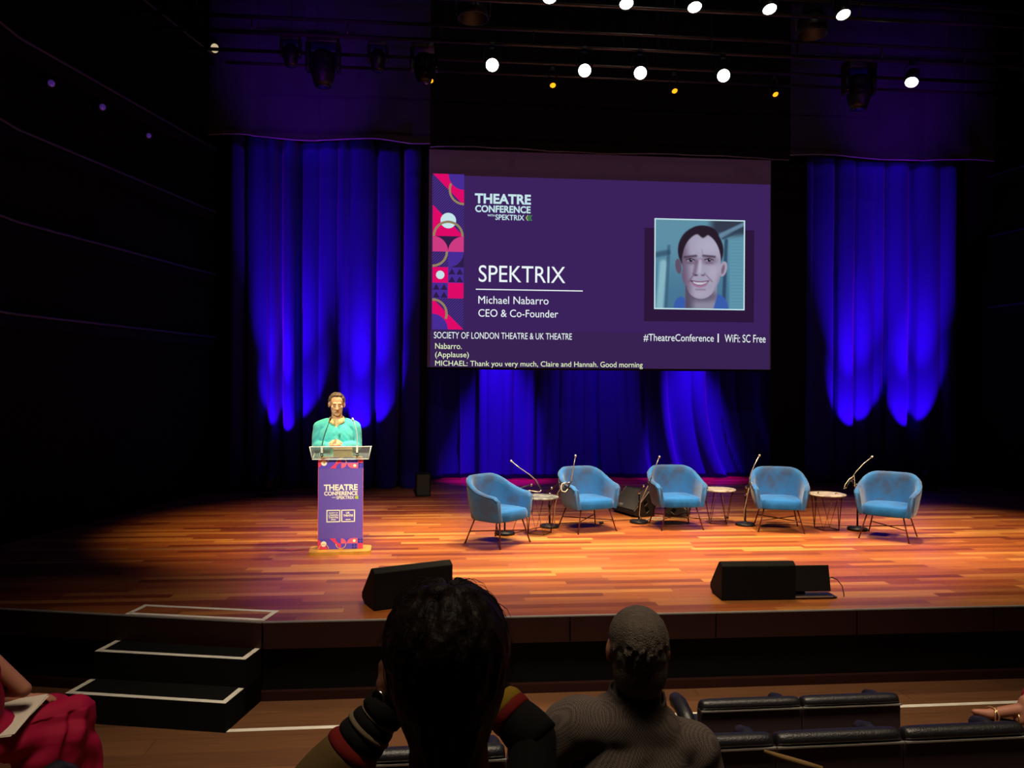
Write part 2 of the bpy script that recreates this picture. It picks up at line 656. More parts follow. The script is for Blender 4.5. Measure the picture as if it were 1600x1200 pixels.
# ------------------------------------------------------------------ drapes
def drape(name, label, cat, x0, x1, y, zb, zt, m, seed, amp=0.21, wl=(0.16, 0.46), group=None, skew=None, hem=None, nz=26, per=0.012, slots=0.0):
    r = random.Random(seed)
    L = x1 - x0
    cuts = [0.0]
    while cuts[-1] < L:
        cuts.append(cuts[-1] + r.uniform(*wl))
        if slots and r.random() < slots:
            cuts.append(cuts[-1] + r.uniform(0.045, 0.10))
    hs = [r.uniform(0.45, 1.0) * amp for _ in cuts]
    off = [r.uniform(-0.06, 0.06) for _ in cuts]
    back = [r.choice((0.0, 0.0, 0.0, 0.08, 0.26)) * amp / 0.16 for _ in cuts]
    for k in range(len(cuts) - 1):
        if cuts[k + 1] - cuts[k] < 0.12:
            hs[k], off[k], back[k] = 0.0, 0.0, r.uniform(0.22, 0.34)
    nx = max(8, int(L / per))
    mb = MB()
    vs, fs = [], []
    for j in range(nz + 1):
        t = j / nz
        for i in range(nx + 1):
            s = L * i / nx
            ss = s + 0.035 * math.sin(2.1 * t + s * 1.7 + seed) * (1 - t)
            if skew:
                ss = ss + skew(s, t)
            ss = min(max(ss, 0.0), L - 1e-4)
            k = 0
            while k < len(cuts) - 2 and cuts[k + 1] <= ss:
                k += 1
            u = (ss - cuts[k]) / (cuts[k + 1] - cuts[k])
            f = math.sin(PI * u)
            d = -hs[k] * (f ** 0.55) * (0.8 + 0.2 * t if not hem else 1.0) + back[k] * f ** 0.3
            d += 0.02 * noise.noise(Vector((s * 3, t * 4, seed)))
            d += off[k] * f * (1 - t) * 0.8
            z = zb + (zt - zb) * t
            if hem and j == 0:
                z += hem(s)
            vs.append((x0 + s, y + d, z))
    W1 = nx + 1
    for j in range(nz):
        for i in range(nx):
            a = j * W1 + i
            fs.append((a, a + 1, a + W1 + 1, a + W1))
    mb.faces(vs, fs, m, True)
    o = mb.build(name, m)
    so = o.modifiers.new('cloth thickness', 'SOLIDIFY')
    so.thickness = 0.006
    so.offset = 1
    if hem:
        hb = MB()
        hb.tube([vs[i] for i in range(0, W1, 2)], 0.012, 6, HEM)
        hb.build('hem', HEM, o)
    return tag(o, label, cat, group)


HEM = mat('lit drape hem', lin(120, 112, 150), 0.8)  # thin lit purple line of the hem put into its pale colour
BORDERCLOTH = mat('lit border cloth', lin(52, 50, 78), 0.95, spec=0.03)  # black border cloth made paler and bluer, blue light put into the colour
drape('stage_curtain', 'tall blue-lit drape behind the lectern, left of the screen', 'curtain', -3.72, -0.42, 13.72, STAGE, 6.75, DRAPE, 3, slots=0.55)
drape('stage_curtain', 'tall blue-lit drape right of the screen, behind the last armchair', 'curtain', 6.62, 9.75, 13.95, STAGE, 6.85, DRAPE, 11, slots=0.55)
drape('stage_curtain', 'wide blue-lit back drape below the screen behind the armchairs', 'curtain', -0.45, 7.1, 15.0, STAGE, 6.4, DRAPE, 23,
      amp=0.15, wl=(0.14, 0.40), nz=60, skew=lambda s, t: -(max(0.0, s - 3.2) * 0.16) * (max(0, 0.34 - t) / 0.34) ** 2)
drape('masking_leg', 'narrow black masking leg between the left drape and the screen', 'curtain', -0.62, -0.28, 13.62, STAGE, 6.7, BLACKCLOTH, 5, amp=0.05)
drape('masking_leg', 'black masking leg right of the screen', 'curtain', 5.98, 6.66, 13.66, STAGE, 6.75, BLACKCLOTH, 6, amp=0.05)
drape('border_curtain', 'dark blue-lit border hanging above the left drape', 'curtain', -3.95, -0.25, 13.30, 6.62, 9.4, BORDERCLOTH, 8, amp=0.05, wl=(0.6, 1.1), hem=lambda s: 0.03 * math.sin(s * 3.1))
drape('border_curtain', 'black border hanging above the screen', 'curtain', -0.25, 6.2, 13.36, 6.56, 9.4, BLACKCLOTH, 9, amp=0.03, wl=(0.8, 1.4), hem=lambda s: 0.02 * math.sin(s * 1.7))
drape('border_curtain', 'dark blue-lit border hanging above the right drape', 'curtain', 6.2, 10.1, 13.34, 6.62, 9.4, BORDERCLOTH, 10, amp=0.05, wl=(0.6, 1.1), hem=lambda s: 0.03 * math.sin(s * 2.3))

# ------------------------------------------------------------------ projection screen and its slide
SY = 13.5
BORDERM = emis('projected border', lin(38, 20, 36))
scr = thing('projection_screen', 'large hanging projection screen showing a purple conference slide', 'screen', (2.82, SY, 2.74))


def sc(x, z, h=0.0):
    return (x - 2.82, -h, z - 2.74)


SCREENCLOTH = mat('screen cloth', lin(70, 66, 70), 0.9, spec=0.1, emit=lin(38, 20, 36), estr=0.9)
mb = MB()
mb.prism([(-0.285, 2.745), (5.93, 2.745), (5.91, 6.569), (-0.27, 6.569)], -0.02, 0.0, SCREENCLOTH, sc)
mb.build('screen_cloth', SCREENCLOTH, scr)
mb = MB()
mb.tube([sc(-0.3, 2.74, -0.01), sc(5.95, 2.74, -0.01)], 0.02, 10, STEEL)
mb.build('bottom_batten', STEEL, scr)
mb = MB()
mb.tube([sc(-0.3, 6.58, -0.01), sc(5.95, 6.58, -0.01)], 0.02, 10, STEEL)
mb.build('top_batten', STEEL, scr)
for x in (0.4, 5.2):
    mb = MB()
    mb.tube([sc(x, 6.58, -0.01), sc(x, 9.62, -0.01)], 0.005, 6, STEEL)
    mb.build('hanger', STEEL, scr)
SL = {k: emis('slide ' + k, lin(*c)) for k, c in dict(bg=(60, 34, 92), low=(56, 34, 82), pink=(222, 10, 104), rose=(204, 58, 130), violet=(72, 44, 150), dark=(44, 28, 70),
      stripe=(74, 48, 140), gold=(146, 128, 92), white=(196, 228, 234), text=(236, 246, 248), cap=(232, 246, 200), shade=(44, 22, 58), green=(60, 150, 70), lime=(170, 200, 90)).items()}


def quad(mb, x0, x1, z0, z1, h, m):
    mb.faces([sc(x0, z0, h), sc(x1, z0, h), sc(x1, z1, h), sc(x0, z1, h)], [(0, 1, 2, 3)], m)


mb = MB()
quad(mb, -0.235, 5.905, 2.76, 3.40, 0.002, SL['low'])
quad(mb, -0.22, 5.90, 3.40, 6.12, 0.002, SL['bg'])
quad(mb, 3.573, 5.605, 3.61, 5.283, 0.004, SL['shade'])
slide = mb.build('slide', SL['bg'], scr)
# geometric strip down the left side, in tiles
T = 0.272


def strip(a, b, h):
    return sc(-0.203 + a * T, 6.140 - b * T, h)


mb = MB()


def sh(poly, m, lvl):
    mb.faces([strip(a, b, 0.004 + 0.0025 * lvl) for a, b in poly], [tuple(range(len(poly)))], SL[m])


sh([(0, 0), (2, 0), (2, 10), (0, 10)], 'dark', 0)


def stripes(x0, y0, x1, y1, lvl=1, step=0.17, up=True):
    """diagonal stripes clipped to a rectangle"""
    w, h = x1 - x0, y1 - y0
    t = 0.0
    while t < w + h:
        def edge(v):
            p = (min(v, w), max(0.0, v - w))
            q = (max(0.0, v - h), min(v, h))
            return p, q
        (p0, q0), (p1, q1) = edge(t), edge(min(t + step * 0.55, w + h))
        poly = [p0, p1, q1, q0]
        poly = [(x0 + a, y0 + b) for a, b in poly]
        uniq = []
        for p in poly:
            if not uniq or (abs(p[0] - uniq[-1][0]) + abs(p[1] - uniq[-1][1])) > 1e-6:
                uniq.append(p)
        if len(uniq) > 2:
            sh(uniq, 'stripe', lvl)
        t += step


stripes(0, 0, 2, 4)
sh([(0, 0), (1, 0)] + arc(2, 0, 1, 180, 90)[1:] + [(2, 2)], 'pink', 2)
sh([(2, 0)] + arc(2, 0, 1, 90, 180), 'violet', 2)
sh(ring(2, 1, 0.92, 0.14, 90, 205), 'gold', 3)
sh([(0, 2), (2, 4), (0, 4)], 'pink', 2)
sh(arc(1, 3, 0.5, 0, 360, 28)[:-1], 'white', 3)
sh(ring(1, 4, 0.92, 0.15, 180, 360), 'gold', 4)
sh([(0, 4), (2, 4), (2, 5), (0, 5)], 'dark', 2)
sh([(0, 5)] + arc(0, 5, 1, -90, 0), 'rose', 3)
sh([(2, 5)] + arc(2, 5, 1, 180, 270), 'rose', 3)
stripes(0, 5, 1, 6, 2)
sh(ring(0, 5, 0.92, 0.15, 0, 90), 'gold', 4)
sh([(1, 5)] + arc(1, 5, 1, 0, 90), 'violet', 3)
for (cx, cy, kind) in ((0, 6, 'dot'), (1, 6, 'tri'), (0, 7, 'tri'), (1, 7, 'sq')):
    sh([(cx, cy), (cx + 1, cy), (cx + 1, cy + 1), (cx, cy + 1)], 'violet' if kind == 'tri' else 'pink', 2)
    if kind == 'dot':
        sh(arc(cx + 0.5, cy + 0.5, 0.27, 0, 360, 24)[:-1], 'white', 3)
    if kind == 'tri':
        for i in range(2):
            for j in range(2):
                sh([(cx + 0.5 * i + 0.03, cy + 0.5 * j + 0.46), (cx + 0.5 * i + 0.47, cy + 0.5 * j + 0.46), (cx + 0.5 * i + 0.25, cy + 0.5 * j + 0.08)], 'dark', 3)
stripes(0, 8, 2, 10, 2)
sh([(0, 8), (2, 10), (1, 10)] + arc(0, 10, 1, 0, -90)[1:], 'pink', 3)
sh([(0, 10)] + arc(0, 10, 1, -90, 0), 'violet', 3)
sh(ring(0, 9, 0.92, 0.15, -90, 20), 'gold', 4)
mb.build('pattern_strip', SL['pink'], slide)
for s_, bx, col, bold in (
        ('THEATRE', (0.531, 1.522, 5.817, 5.641), 'white', 0.034), ('CONFERENCE', (0.538, 1.517, 5.612, 5.486), 'white', 0.030), ('WITH', (0.753, 0.880, 5.452, 5.416), 'white', 0.02),
        ('SPEKTRIX', (0.894, 1.405, 5.455, 5.357), 'white', 0.016), ('SPEKTRIX', (0.606, 2.142, 4.556, 4.262), 'text', 0.0),
        ('Michael Nabarro', (0.603, 1.846, 4.014, 3.880), 'text', 0.0), ('CEO & Co-Founder', (0.604, 2.019, 3.783, 3.650), 'text', 0.0),
        ('SOCIETY OF LONDON THEATRE & UK THEATRE', (-0.171, 2.268, 3.375, 3.261), 'text', 0.0), ('#TheatreConference', (3.566, 4.858, 3.384, 3.242), 'text', 0.0),
        ('WiFi: SC Free', (5.06, 5.827, 3.389, 3.246), 'text', 0.0), ('Nabarro.', (-0.148, 0.316, 3.179, 3.077), 'cap', 0.0), ('(Applause)', (-0.147, 0.441, 3.028, 2.904), 'cap', 0.0),
        ('MICHAEL: Thank you very much, Claire and Hannah.', (-0.146, 2.738, 2.874, 2.752), 'cap', 0.0), ('Good morning', (2.784, 3.552, 2.876, 2.748), 'cap', 0.0)):
    write('slide_text', s_, bx, SL[col], sc, slide, bold, 0.006)
mb = MB()
quad(mb, 0.557, 2.459, 4.122, 4.140, 0.006, SL['text'])
mb.build('slide_rule', SL['text'], slide)
mb = MB()
quad(mb, 4.930, 4.952, 3.243, 3.399, 0.006, SL['text'])
mb.build('divider_bar', SL['text'], slide)
for i, c in enumerate(('lime', 'green', 'green')):
    x = 1.418 + 0.034 * i
    mb = MB()
    mb.faces([sc(*p, 0.007) for p in ((x + 0.042, 5.455), (x + 0.012, 5.406), (x + 0.042, 5.357), (x + 0.060, 5.357), (x + 0.030, 5.406), (x + 0.060, 5.455))], [(0, 1, 2, 3, 4, 5)], SL[c])
    mb.build('chevron', SL[c], slide)


# portrait photograph on the slide, painted point by point as a picture
def portrait_colour(x, y):
    """x, y in 0..1, y down; returns display rgb"""
    def st(e0, e1, v):
        t = min(1, max(0, (v - e0) / (e1 - e0)))
        return t * t * (3 - 2 * t)

    def ell(cx, cy, rx, ry, soft=0.12, rot=0.0):
        dx, dy = x - cx, y - cy
        ca_, sa_ = math.cos(R(rot)), math.sin(R(rot))
        dx, dy = dx * ca_ + dy * sa_, -dx * sa_ + dy * ca_
        return 1 - st(1 - soft, 1 + soft, math.hypot(dx / rx, dy / ry))

    def line(x0, y0, x1, y1, w, soft=0.6):
        t = ((x - x0) * (x1 - x0) + (y - y0) * (y1 - y0)) / ((x1 - x0) ** 2 + (y1 - y0) ** 2)
        t = min(1, max(0, t))
        d = math.hypot(x - x0 - t * (x1 - x0), y - y0 - t * (y1 - y0))
        return 1 - st(w * (1 - soft), w * (1 + soft), d)

    def mixc(a, b, t):
        return [a[i] + (b[i] - a[i]) * t for i in range(3)]
    # blurred office behind
    c = mixc([94, 142, 164], [72, 116, 146], st(0.2, 0.9, y))
    c = mixc(c, [50, 58, 76], st(0.56, 0.70, x + 0.12 * y) * (1 - st(0.10, 0.22, y)))
    c = mixc(c, [104, 138, 164], line(0.74, 0.16, 1.0, 0.03, 0.022) * 0.9)
    c = mixc(c, [46, 66, 88], line(0.76, 0.20, 1.0, 0.09, 0.012) * 0.8)
    c = mixc(c, [88, 142, 166], st(0.82, 0.85, x) * st(0.12, 0.20, y - (1 - x) * 0.5))
    if x > 0.84 and y > 0.2:
        c = mixc(c, [112, 160, 180], 0.30 * (0.5 + 0.5 * math.sin(y * 170)))
    c = mixc(c, [38, 62, 88], line(0.80, 0.22, 0.775, 0.95, 0.020) * 0.8)
    c = mixc(c, [140, 186, 198], line(0.09, 0.50, 0.05, 0.98, 0.045) * 0.9)
    c = mixc(c, [56, 90, 114], line(0.15, 0.30, 0.12, 0.98, 0.018) * 0.7)
    c = mixc(c, [46, 74, 98], line(0.0, 0.40, 0.14, 0.37, 0.03) * 0.7)
    # shirt, neck
    c = mixc(c, [56, 92, 170], max(ell(0.29, 1.02, 0.085, 0.15, 0.08), ell(0.70, 1.02, 0.13, 0.185, 0.08)))
    nk = st(0.33, 0.345, x) * (1 - st(0.69, 0.705, x + 0.28 * max(0, y - 0.86))) * st(0.70, 0.74, y)
    c = mixc(c, [138, 134, 156], nk)
    c = mixc(c, [76, 68, 90], nk * (1 - st(0.36, 0.48, x)) * 0.9)
    c = mixc(c, [90, 80, 102], nk * ell(0.52, 0.86, 0.20, 0.06, 0.7) * 0.8)
    # ears, hair
    c = mixc(c, [96, 78, 100], ell(0.258, 0.525, 0.033, 0.085, 0.1, -8))
    c = mixc(c, [166, 156, 176], ell(0.768, 0.545, 0.042, 0.088, 0.1, 12))
    c = mixc(c, [104, 82, 104], ell(0.765, 0.55, 0.018, 0.055, 0.5, 12) * 0.8)
    hair = max(ell(0.51, 0.34, 0.258, 0.275, 0.035), ell(0.53, 0.18, 0.185, 0.125, 0.06))
    c = mixc(c, [40, 28, 42], hair)
    # face: forehead, cheeks, jaw
    f1 = ell(0.52, 0.46, 0.220, 0.315, 0.03) * st(0.155, 0.185, y - 0.35 * max(0, abs(x - 0.53) - 0.10) - 0.018 * math.sin(x * 38) - 0.008 * (1 - st(0.0, 0.05, abs(x - 0.53))))
    f2 = ell(0.515, 0.62, 0.218, 0.20, 0.03)
    f3 = ell(0.512, 0.735, 0.160, 0.155, 0.04)
    face = max(f1, f2, f3)
    fc = [160, 154, 178]
    fc = mixc(fc, [106, 86, 112], (1 - st(0.30, 0.43, x - 0.10 * (y - 0.5))) * 0.95)
    fc = mixc(fc, [182, 180, 202], ell(0.60, 0.29, 0.14, 0.10, 0.95) * 0.6)
    fc = mixc(fc, [180, 172, 194], ell(0.66, 0.60, 0.075, 0.08, 0.95) * 0.55)
    fc = mixc(fc, [176, 170, 192], ell(0.52, 0.83, 0.09, 0.045, 0.95) * 0.5)
    fc = mixc(fc, [112, 94, 118], st(0.66, 0.74, x) * st(0.5, 0.75, y) * 0.5)
    c = mixc(c, fc, face)
    # eyes and brows
    for ex, ey, s in ((0.395, 0.452, 1), (0.605, 0.447, -1)):
        c = mixc(c, [104, 84, 108], ell(ex, ey + 0.004, 0.078, 0.042, 0.9) * 0.75)
        c = mixc(c, [62, 46, 66], line(ex - 0.066, ey - 0.040 + 0.008 * s, ex + 0.064, ey - 0.044 - 0.006 * s, 0.012, 0.9) * 0.75)
        c = mixc(c, [168, 164, 184], ell(ex, ey + 0.003, 0.042, 0.0145, 0.35) * 0.75)
        c = mixc(c, [26, 20, 36], ell(ex + 0.004, ey + 0.001, 0.0195, 0.0185, 0.3))
        c = mixc(c, [44, 32, 50], line(ex - 0.048, ey - 0.002, ex, ey - 0.017, 0.006) * 0.9)
        c = mixc(c, [44, 32, 50], line(ex, ey - 0.017, ex + 0.048, ey - 0.001, 0.006) * 0.9)
        c = mixc(c, [220, 220, 232], ell(ex + 0.010, ey - 0.005, 0.005, 0.005, 0.5))
        c = mixc(c, [100, 84, 108], line(ex - 0.04, ey + 0.036, ex + 0.045, ey + 0.036, 0.006, 0.9) * 0.5)
    # nose: shaded left flank, lit ridge, nostrils
    c = mixc(c, [112, 90, 114], line(0.463, 0.47, 0.440, 0.60, 0.020, 0.9) * 0.75)
    c = mixc(c, [188, 182, 204], line(0.505, 0.46, 0.500, 0.585, 0.016, 0.9) * 0.65)
    c = mixc(c, [72, 50, 72], ell(0.457, 0.622, 0.022, 0.010, 0.6) * 0.85)
    c = mixc(c, [88, 64, 86], ell(0.535, 0.622, 0.020, 0.009, 0.6) * 0.75)
    c = mixc(c, [104, 80, 104], line(0.425, 0.605, 0.440, 0.625, 0.008, 0.9) * 0.7)
    c = mixc(c, [104, 82, 106], line(0.560, 0.600, 0.548, 0.622, 0.008, 0.9) * 0.6)
    # open smile: corners up
    u = (x - 0.500) / 0.112
    if abs(u) < 1.15:
        up = 0.700 - 0.020 * u * u
        lo = 0.738 - 0.055 * u * u
        ins = st(-0.004, 0.004, y - up) * st(-0.004, 0.004, lo - y) * (1 - st(0.93, 1.03, abs(u)))
        c = mixc(c, [70, 42, 64], ins)
        c = mixc(c, [204, 202, 216], st(-0.003, 0.004, y - up - 0.003) * st(-0.004, 0.004, lo - 0.006 - y) * (1 - st(0.66, 0.84, abs(u - 0.05))) * 0.95)
        c = mixc(c, [160, 104, 140], (1 - st(0.006, 0.017, abs(y - lo - 0.012))) * (1 - st(0.6, 0.95, abs(u))) * 0.85)
        c = mixc(c, [118, 78, 104], (1 - st(0.002, 0.010, abs(y - up + 0.004))) * (1 - st(0.8, 1.08, abs(u))) * 0.8)
    c = mixc(c, [108, 84, 108], line(0.425, 0.625, 0.375, 0.700, 0.008, 0.9) * 0.65)
    c = mixc(c, [116, 94, 116], line(0.575, 0.620, 0.640, 0.690, 0.008, 0.9) * 0.6)
    c = mixc(c, [112, 90, 112], line(0.46, 0.785, 0.56, 0.785, 0.010, 0.9) * 0.45)
    c = mixc(c, [120, 104, 128], line(0.525, 0.33, 0.535, 0.40, 0.006, 0.9) * 0.35)
    return c


NP = 150
PX0, PX1, PZ0, PZ1 = 3.775, 5.405, 3.85, 5.436
me = bpy.data.meshes.new('portrait')
vs = [sc(PX0 + (PX1 - PX0) * i / NP, PZ1 - (PZ1 - PZ0) * j / NP, 0.009) for j in range(NP + 1) for i in range(NP + 1)]
fs = [(j * (NP + 1) + i, (j + 1) * (NP + 1) + i, (j + 1) * (NP + 1) + i + 1, j * (NP + 1) + i + 1) for j in range(NP) for i in range(NP)]
me.from_pydata(vs, [], fs)
ca = me.color_attributes.new('picture', 'FLOAT_COLOR', 'POINT')
for j in range(NP + 1):
    for i in range(NP + 1):
        ca.data[j * (NP + 1) + i].color = lin(*portrait_colour(i / NP, j / NP))
pm = emis('portrait picture', (1, 1, 1, 1))
at = pm.node_tree.nodes.new('ShaderNodeVertexColor')
at.layer_name = 'picture'
pm.node_tree.links.new(at.outputs[0], pm.node_tree.nodes['Emission'].inputs[0])
me.materials.append(pm)
link('portrait', me, slide)
mb = MB()
for x0, x1, z0, z1 in ((3.753, 5.428, 5.436, 5.458), (3.753, 5.428, 3.828, 3.85), (3.753, 3.775, 3.85, 5.436), (5.405, 5.428, 3.85, 5.436)):
    quad(mb, x0, x1, z0, z1, 0.011, SL['white'])
mb.build('portrait_border', SL['white'], slide)

# ------------------------------------------------------------------ lectern
LP = {k: mat('print ' + k, lin(*c), 0.5, spec=0.3) for k, c in dict(purple=(104, 84, 176), pink=(226, 62, 100), rose=(232, 100, 124), violet=(92, 74, 190), navy=(52, 44, 132), gold=(226, 168, 96),
      cream=(250, 246, 214), lime=(206, 230, 40)).items()}
WOODY = mat('pale varnished wood', lin(206, 158, 62), 0.4, vary=(7, lin(182, 132, 48), 0.4, 0.65))
GLASS = acrylic('clear acrylic', (0.86, 0.96, 0.94, 1))
GEDGE = mat('acrylic edge', lin(226, 236, 230), 0.25, spec=0.6)
lec = thing('lectern', 'purple conference lectern with clear acrylic top on a yellow wood base', 'lectern', (-1.115, 8.56, STAGE), R(3.5))
mb = MB()
mb.prism([(a, b) for a, b in arc(0.27, 0.12, 0.06, 0, 90, 5) + arc(-0.27, 0.12, 0.06, 90, 180, 5) + arc(-0.27, -0.10, 0.06, 180, 270, 5) + arc(0.27, -0.10, 0.06, 270, 360, 5)], 0.0, 0.032, WOODY)
mb.build('base', WOODY, lec)
mb = MB()
mb.box((0, 0.06, 0.535), (0.46, 0.15, 1.0), WOODY, None, 0.006)
mb.build('column', WOODY, lec)
H0, H1 = 0.034, 1.035


def ban(a, b, h=0.0):
    return (a - 0.242, -0.020 - h, b)


mb = MB()
mb.prism([(0, H0), (0.484, H0), (0.484, H1), (0, H1)], 0.0, 0.004, LP['purple'], ban)
U = 0.0576
for flip in (False, True):
    def lf(a, b, h, flip=flip):
        return ban(a * U, (H1 - 0.002 - b * U) if not flip else (H0 + 0.002 + b * U), 0.005 + 0.0009 * h)

    def pp(poly, m, lvl):
        mb.faces([lf(a, b, lvl) for a, b in poly], [tuple(range(len(poly)))], LP[m])
    pp([(0, 0), (8.4, 0), (8.4, 2), (0, 2)], 'violet', 0)
    pp([(0, 0), (2, 0), (0, 2)], 'pink', 1)
    pp(ring(1.1, 0, 0.93, 0.14, 0, 180), 'gold', 2)
    pp(arc(1.1, 1, 0.52, 0, 360, 24)[:-1], 'cream', 3)
    pp(ring(1.1, 0, 0.93, 0.12, 60, 120, 8), 'gold', 4)
    pp([(2.2, 2), (4.3, 0), (4.3, 1)] + arc(4.3, 2, 1, 270, 180)[1:], 'pink', 1)
    pp(ring(4.3, 1, 0.93, 0.14, 180, 360), 'gold', 4)
    pp([(4.3, 1), (5.3, 1)] + arc(4.3, 1, 1, 0, 90)[1:], 'rose', 2)
    pp([(5.4, 1), (7.4, 1), (7.4, 2), (6.4, 2)] + arc(6.4, 1, 1, 90, 180)[1:], 'rose', 2)
    pp(arc(6.8, 1.5, 0.28, 0, 360, 20)[:-1], 'cream', 3)
    pp([(7.4, 0), (8.4, 0), (8.4, 1), (7.4, 1)], 'pink', 1)
    for cx, cy in ((6.3, 0), (7.4, 1)):
        for i in range(2):
            for j in range(2):
                pp([(cx + 0.5 * i + 0.03, cy + 0.5 * j + 0.05), (cx + 0.5 * i + 0.47, cy + 0.5 * j + 0.05), (cx + 0.5 * i + 0.25, cy + 0.5 * j + 0.45)], 'navy', 3)
for x0, x1 in ((0.0, 0.004), (0.480, 0.484)):
    mb.faces([ban(x0, H0 + 0.12, 0.0045), ban(x1, H0 + 0.12, 0.0045), ban(x1, H1 - 0.12, 0.0045), ban(x0, H1 - 0.12, 0.0045)], [(0, 1, 2, 3)], LP['rose'])
banner = mb.build('banner', LP['purple'], lec)
PXM = 0.484 / 70.0


def bz(px, py):      # banner artwork measured from its top left corner
    return ((px - 497.5) * PXM, H1 - (py - 714.5) * PXM)


def bwrite(s_, x0, y0, x1, y1, m, bold):
    (a0, b0), (a1, b1) = bz(x0, y0), bz(x1, y1)
    write('banner_text', s_, (a0, a1, b0, b1), LP[m], ban, banner, bold, 0.0085)


bwrite('THEATRE', 506.5, 756.8, 559, 766.5, 'cream', 0.035)
bwrite('CONFERENCE', 507, 767.8, 559, 774.4, 'cream', 0.03)
bwrite('WITH', 518.7, 776.6, 525.5, 778.4, 'cream', 0.02)
bwrite('SPEKTRIX', 526, 775.4, 553.5, 780.3, 'cream', 0.02)
bwrite('SOCIETY OF', 514.5, 800.6, 528.5, 803.2, 'cream', 0.02)
bwrite('LONDON', 514, 804.0, 529, 807.0, 'cream', 0.035)
bwrite('THEATRE', 514, 807.8, 529, 810.6, 'cream', 0.035)
bwrite('UK', 541, 800.4, 547, 803.6, 'cream', 0.035)
bwrite('THEATRE', 536.8, 804.6, 552, 808, 'cream', 0.035)
for x0 in (510.7, 533.6):
    mb = MB()
    (a0, b0), (a1, b1) = bz(x0, 797.0), bz(x0 + 21.4, 816.6)
    w_ = 0.011
    for q in ((a0, a1, b0 - w_, b0), (a0, a1, b1, b1 + w_), (a0, a0 + w_, b1, b0), (a1 - w_, a1, b1, b0)):
        mb.faces([ban(q[0], q[2], 0.0085), ban(q[1], q[2], 0.0085), ban(q[1], q[3], 0.0085), ban(q[0], q[3], 0.0085)], [(0, 1, 2, 3)], LP['cream'])
    (a0, b0), (a1, b1) = bz(x0 + 6.8, 812.0), bz(x0 + 14.5, 813.3)
    mb.faces([ban(a0, b0, 0.0085), ban(a1, b0, 0.0085), ban(a1, b1, 0.0085), ban(a0, b1, 0.0085)], [(0, 1, 2, 3)], LP['cream'])
    mb.build('banner_logo', LP['cream'], banner)
for i in range(3):
    mb = MB()
    x = 554 + i * 1.7
    q = [bz(x + 1.9, 775.4), bz(x + 0.4, 777.9), bz(x + 1.9, 780.3), bz(x + 3.2, 780.3), bz(x + 1.7, 777.9), bz(x + 3.2, 775.4)]
    mb.faces([ban(a, b, 0.0085) for a, b in q], [(0, 1, 2, 3, 4, 5)], LP['lime'])
    mb.build('chevron', LP['lime'], banner)
# acrylic tray: floor sloping up to the speaker, tall front pane and sides
tray = MB()
zt, zb_ = 1.158, 1.02
yb, yf = 0.20, -0.06
FL = [(-0.30, yf, zb_), (0.30, yf, zb_), (0.30, yb, zb_ + 0.04), (-0.30, yb, zb_ + 0.04)]
TP = [(-0.325, yf - 0.03, zt), (0.325, yf - 0.03, zt), (0.325, yb, zt - 0.02), (-0.325, yb, zt - 0.02)]


def plate(a, b, c, d, th, m, mbx):
    a, b, c, d = map(Vector, (a, b, c, d))
    n = (b - a).cross(d - a).normalized() * th / 2
    mbx.faces([a - n, b - n, c - n, d - n, a + n, b + n, c + n, d + n], [(3, 2, 1, 0), (4, 5, 6, 7), (0, 1, 5, 4), (1, 2, 6, 5), (2, 3, 7, 6), (3, 0, 4, 7)], m)


plate(FL[0], FL[1], FL[2], FL[3], 0.008, GLASS, tray)
plate(FL[0], FL[1], TP[1], TP[0], 0.008, GLASS, tray)
plate(FL[1], FL[2], TP[2], TP[1], 0.008, GLASS, tray)
plate(FL[3], FL[0], TP[0], TP[3], 0.008, GLASS, tray)
tr = tray.build('acrylic_tray', GLASS, lec)
ed = MB()
for a, b in ((TP[0], TP[1]), (TP[1], TP[2]), (TP[3], TP[0]), (FL[0], TP[0]), (FL[1], TP[1]), (FL[0], FL[1]), (FL[1], FL[2]), (FL[3], FL[0])):
    ed.tube([a, b], 0.006, 6, GEDGE)
ed.build('tray_edge', GEDGE, tr)
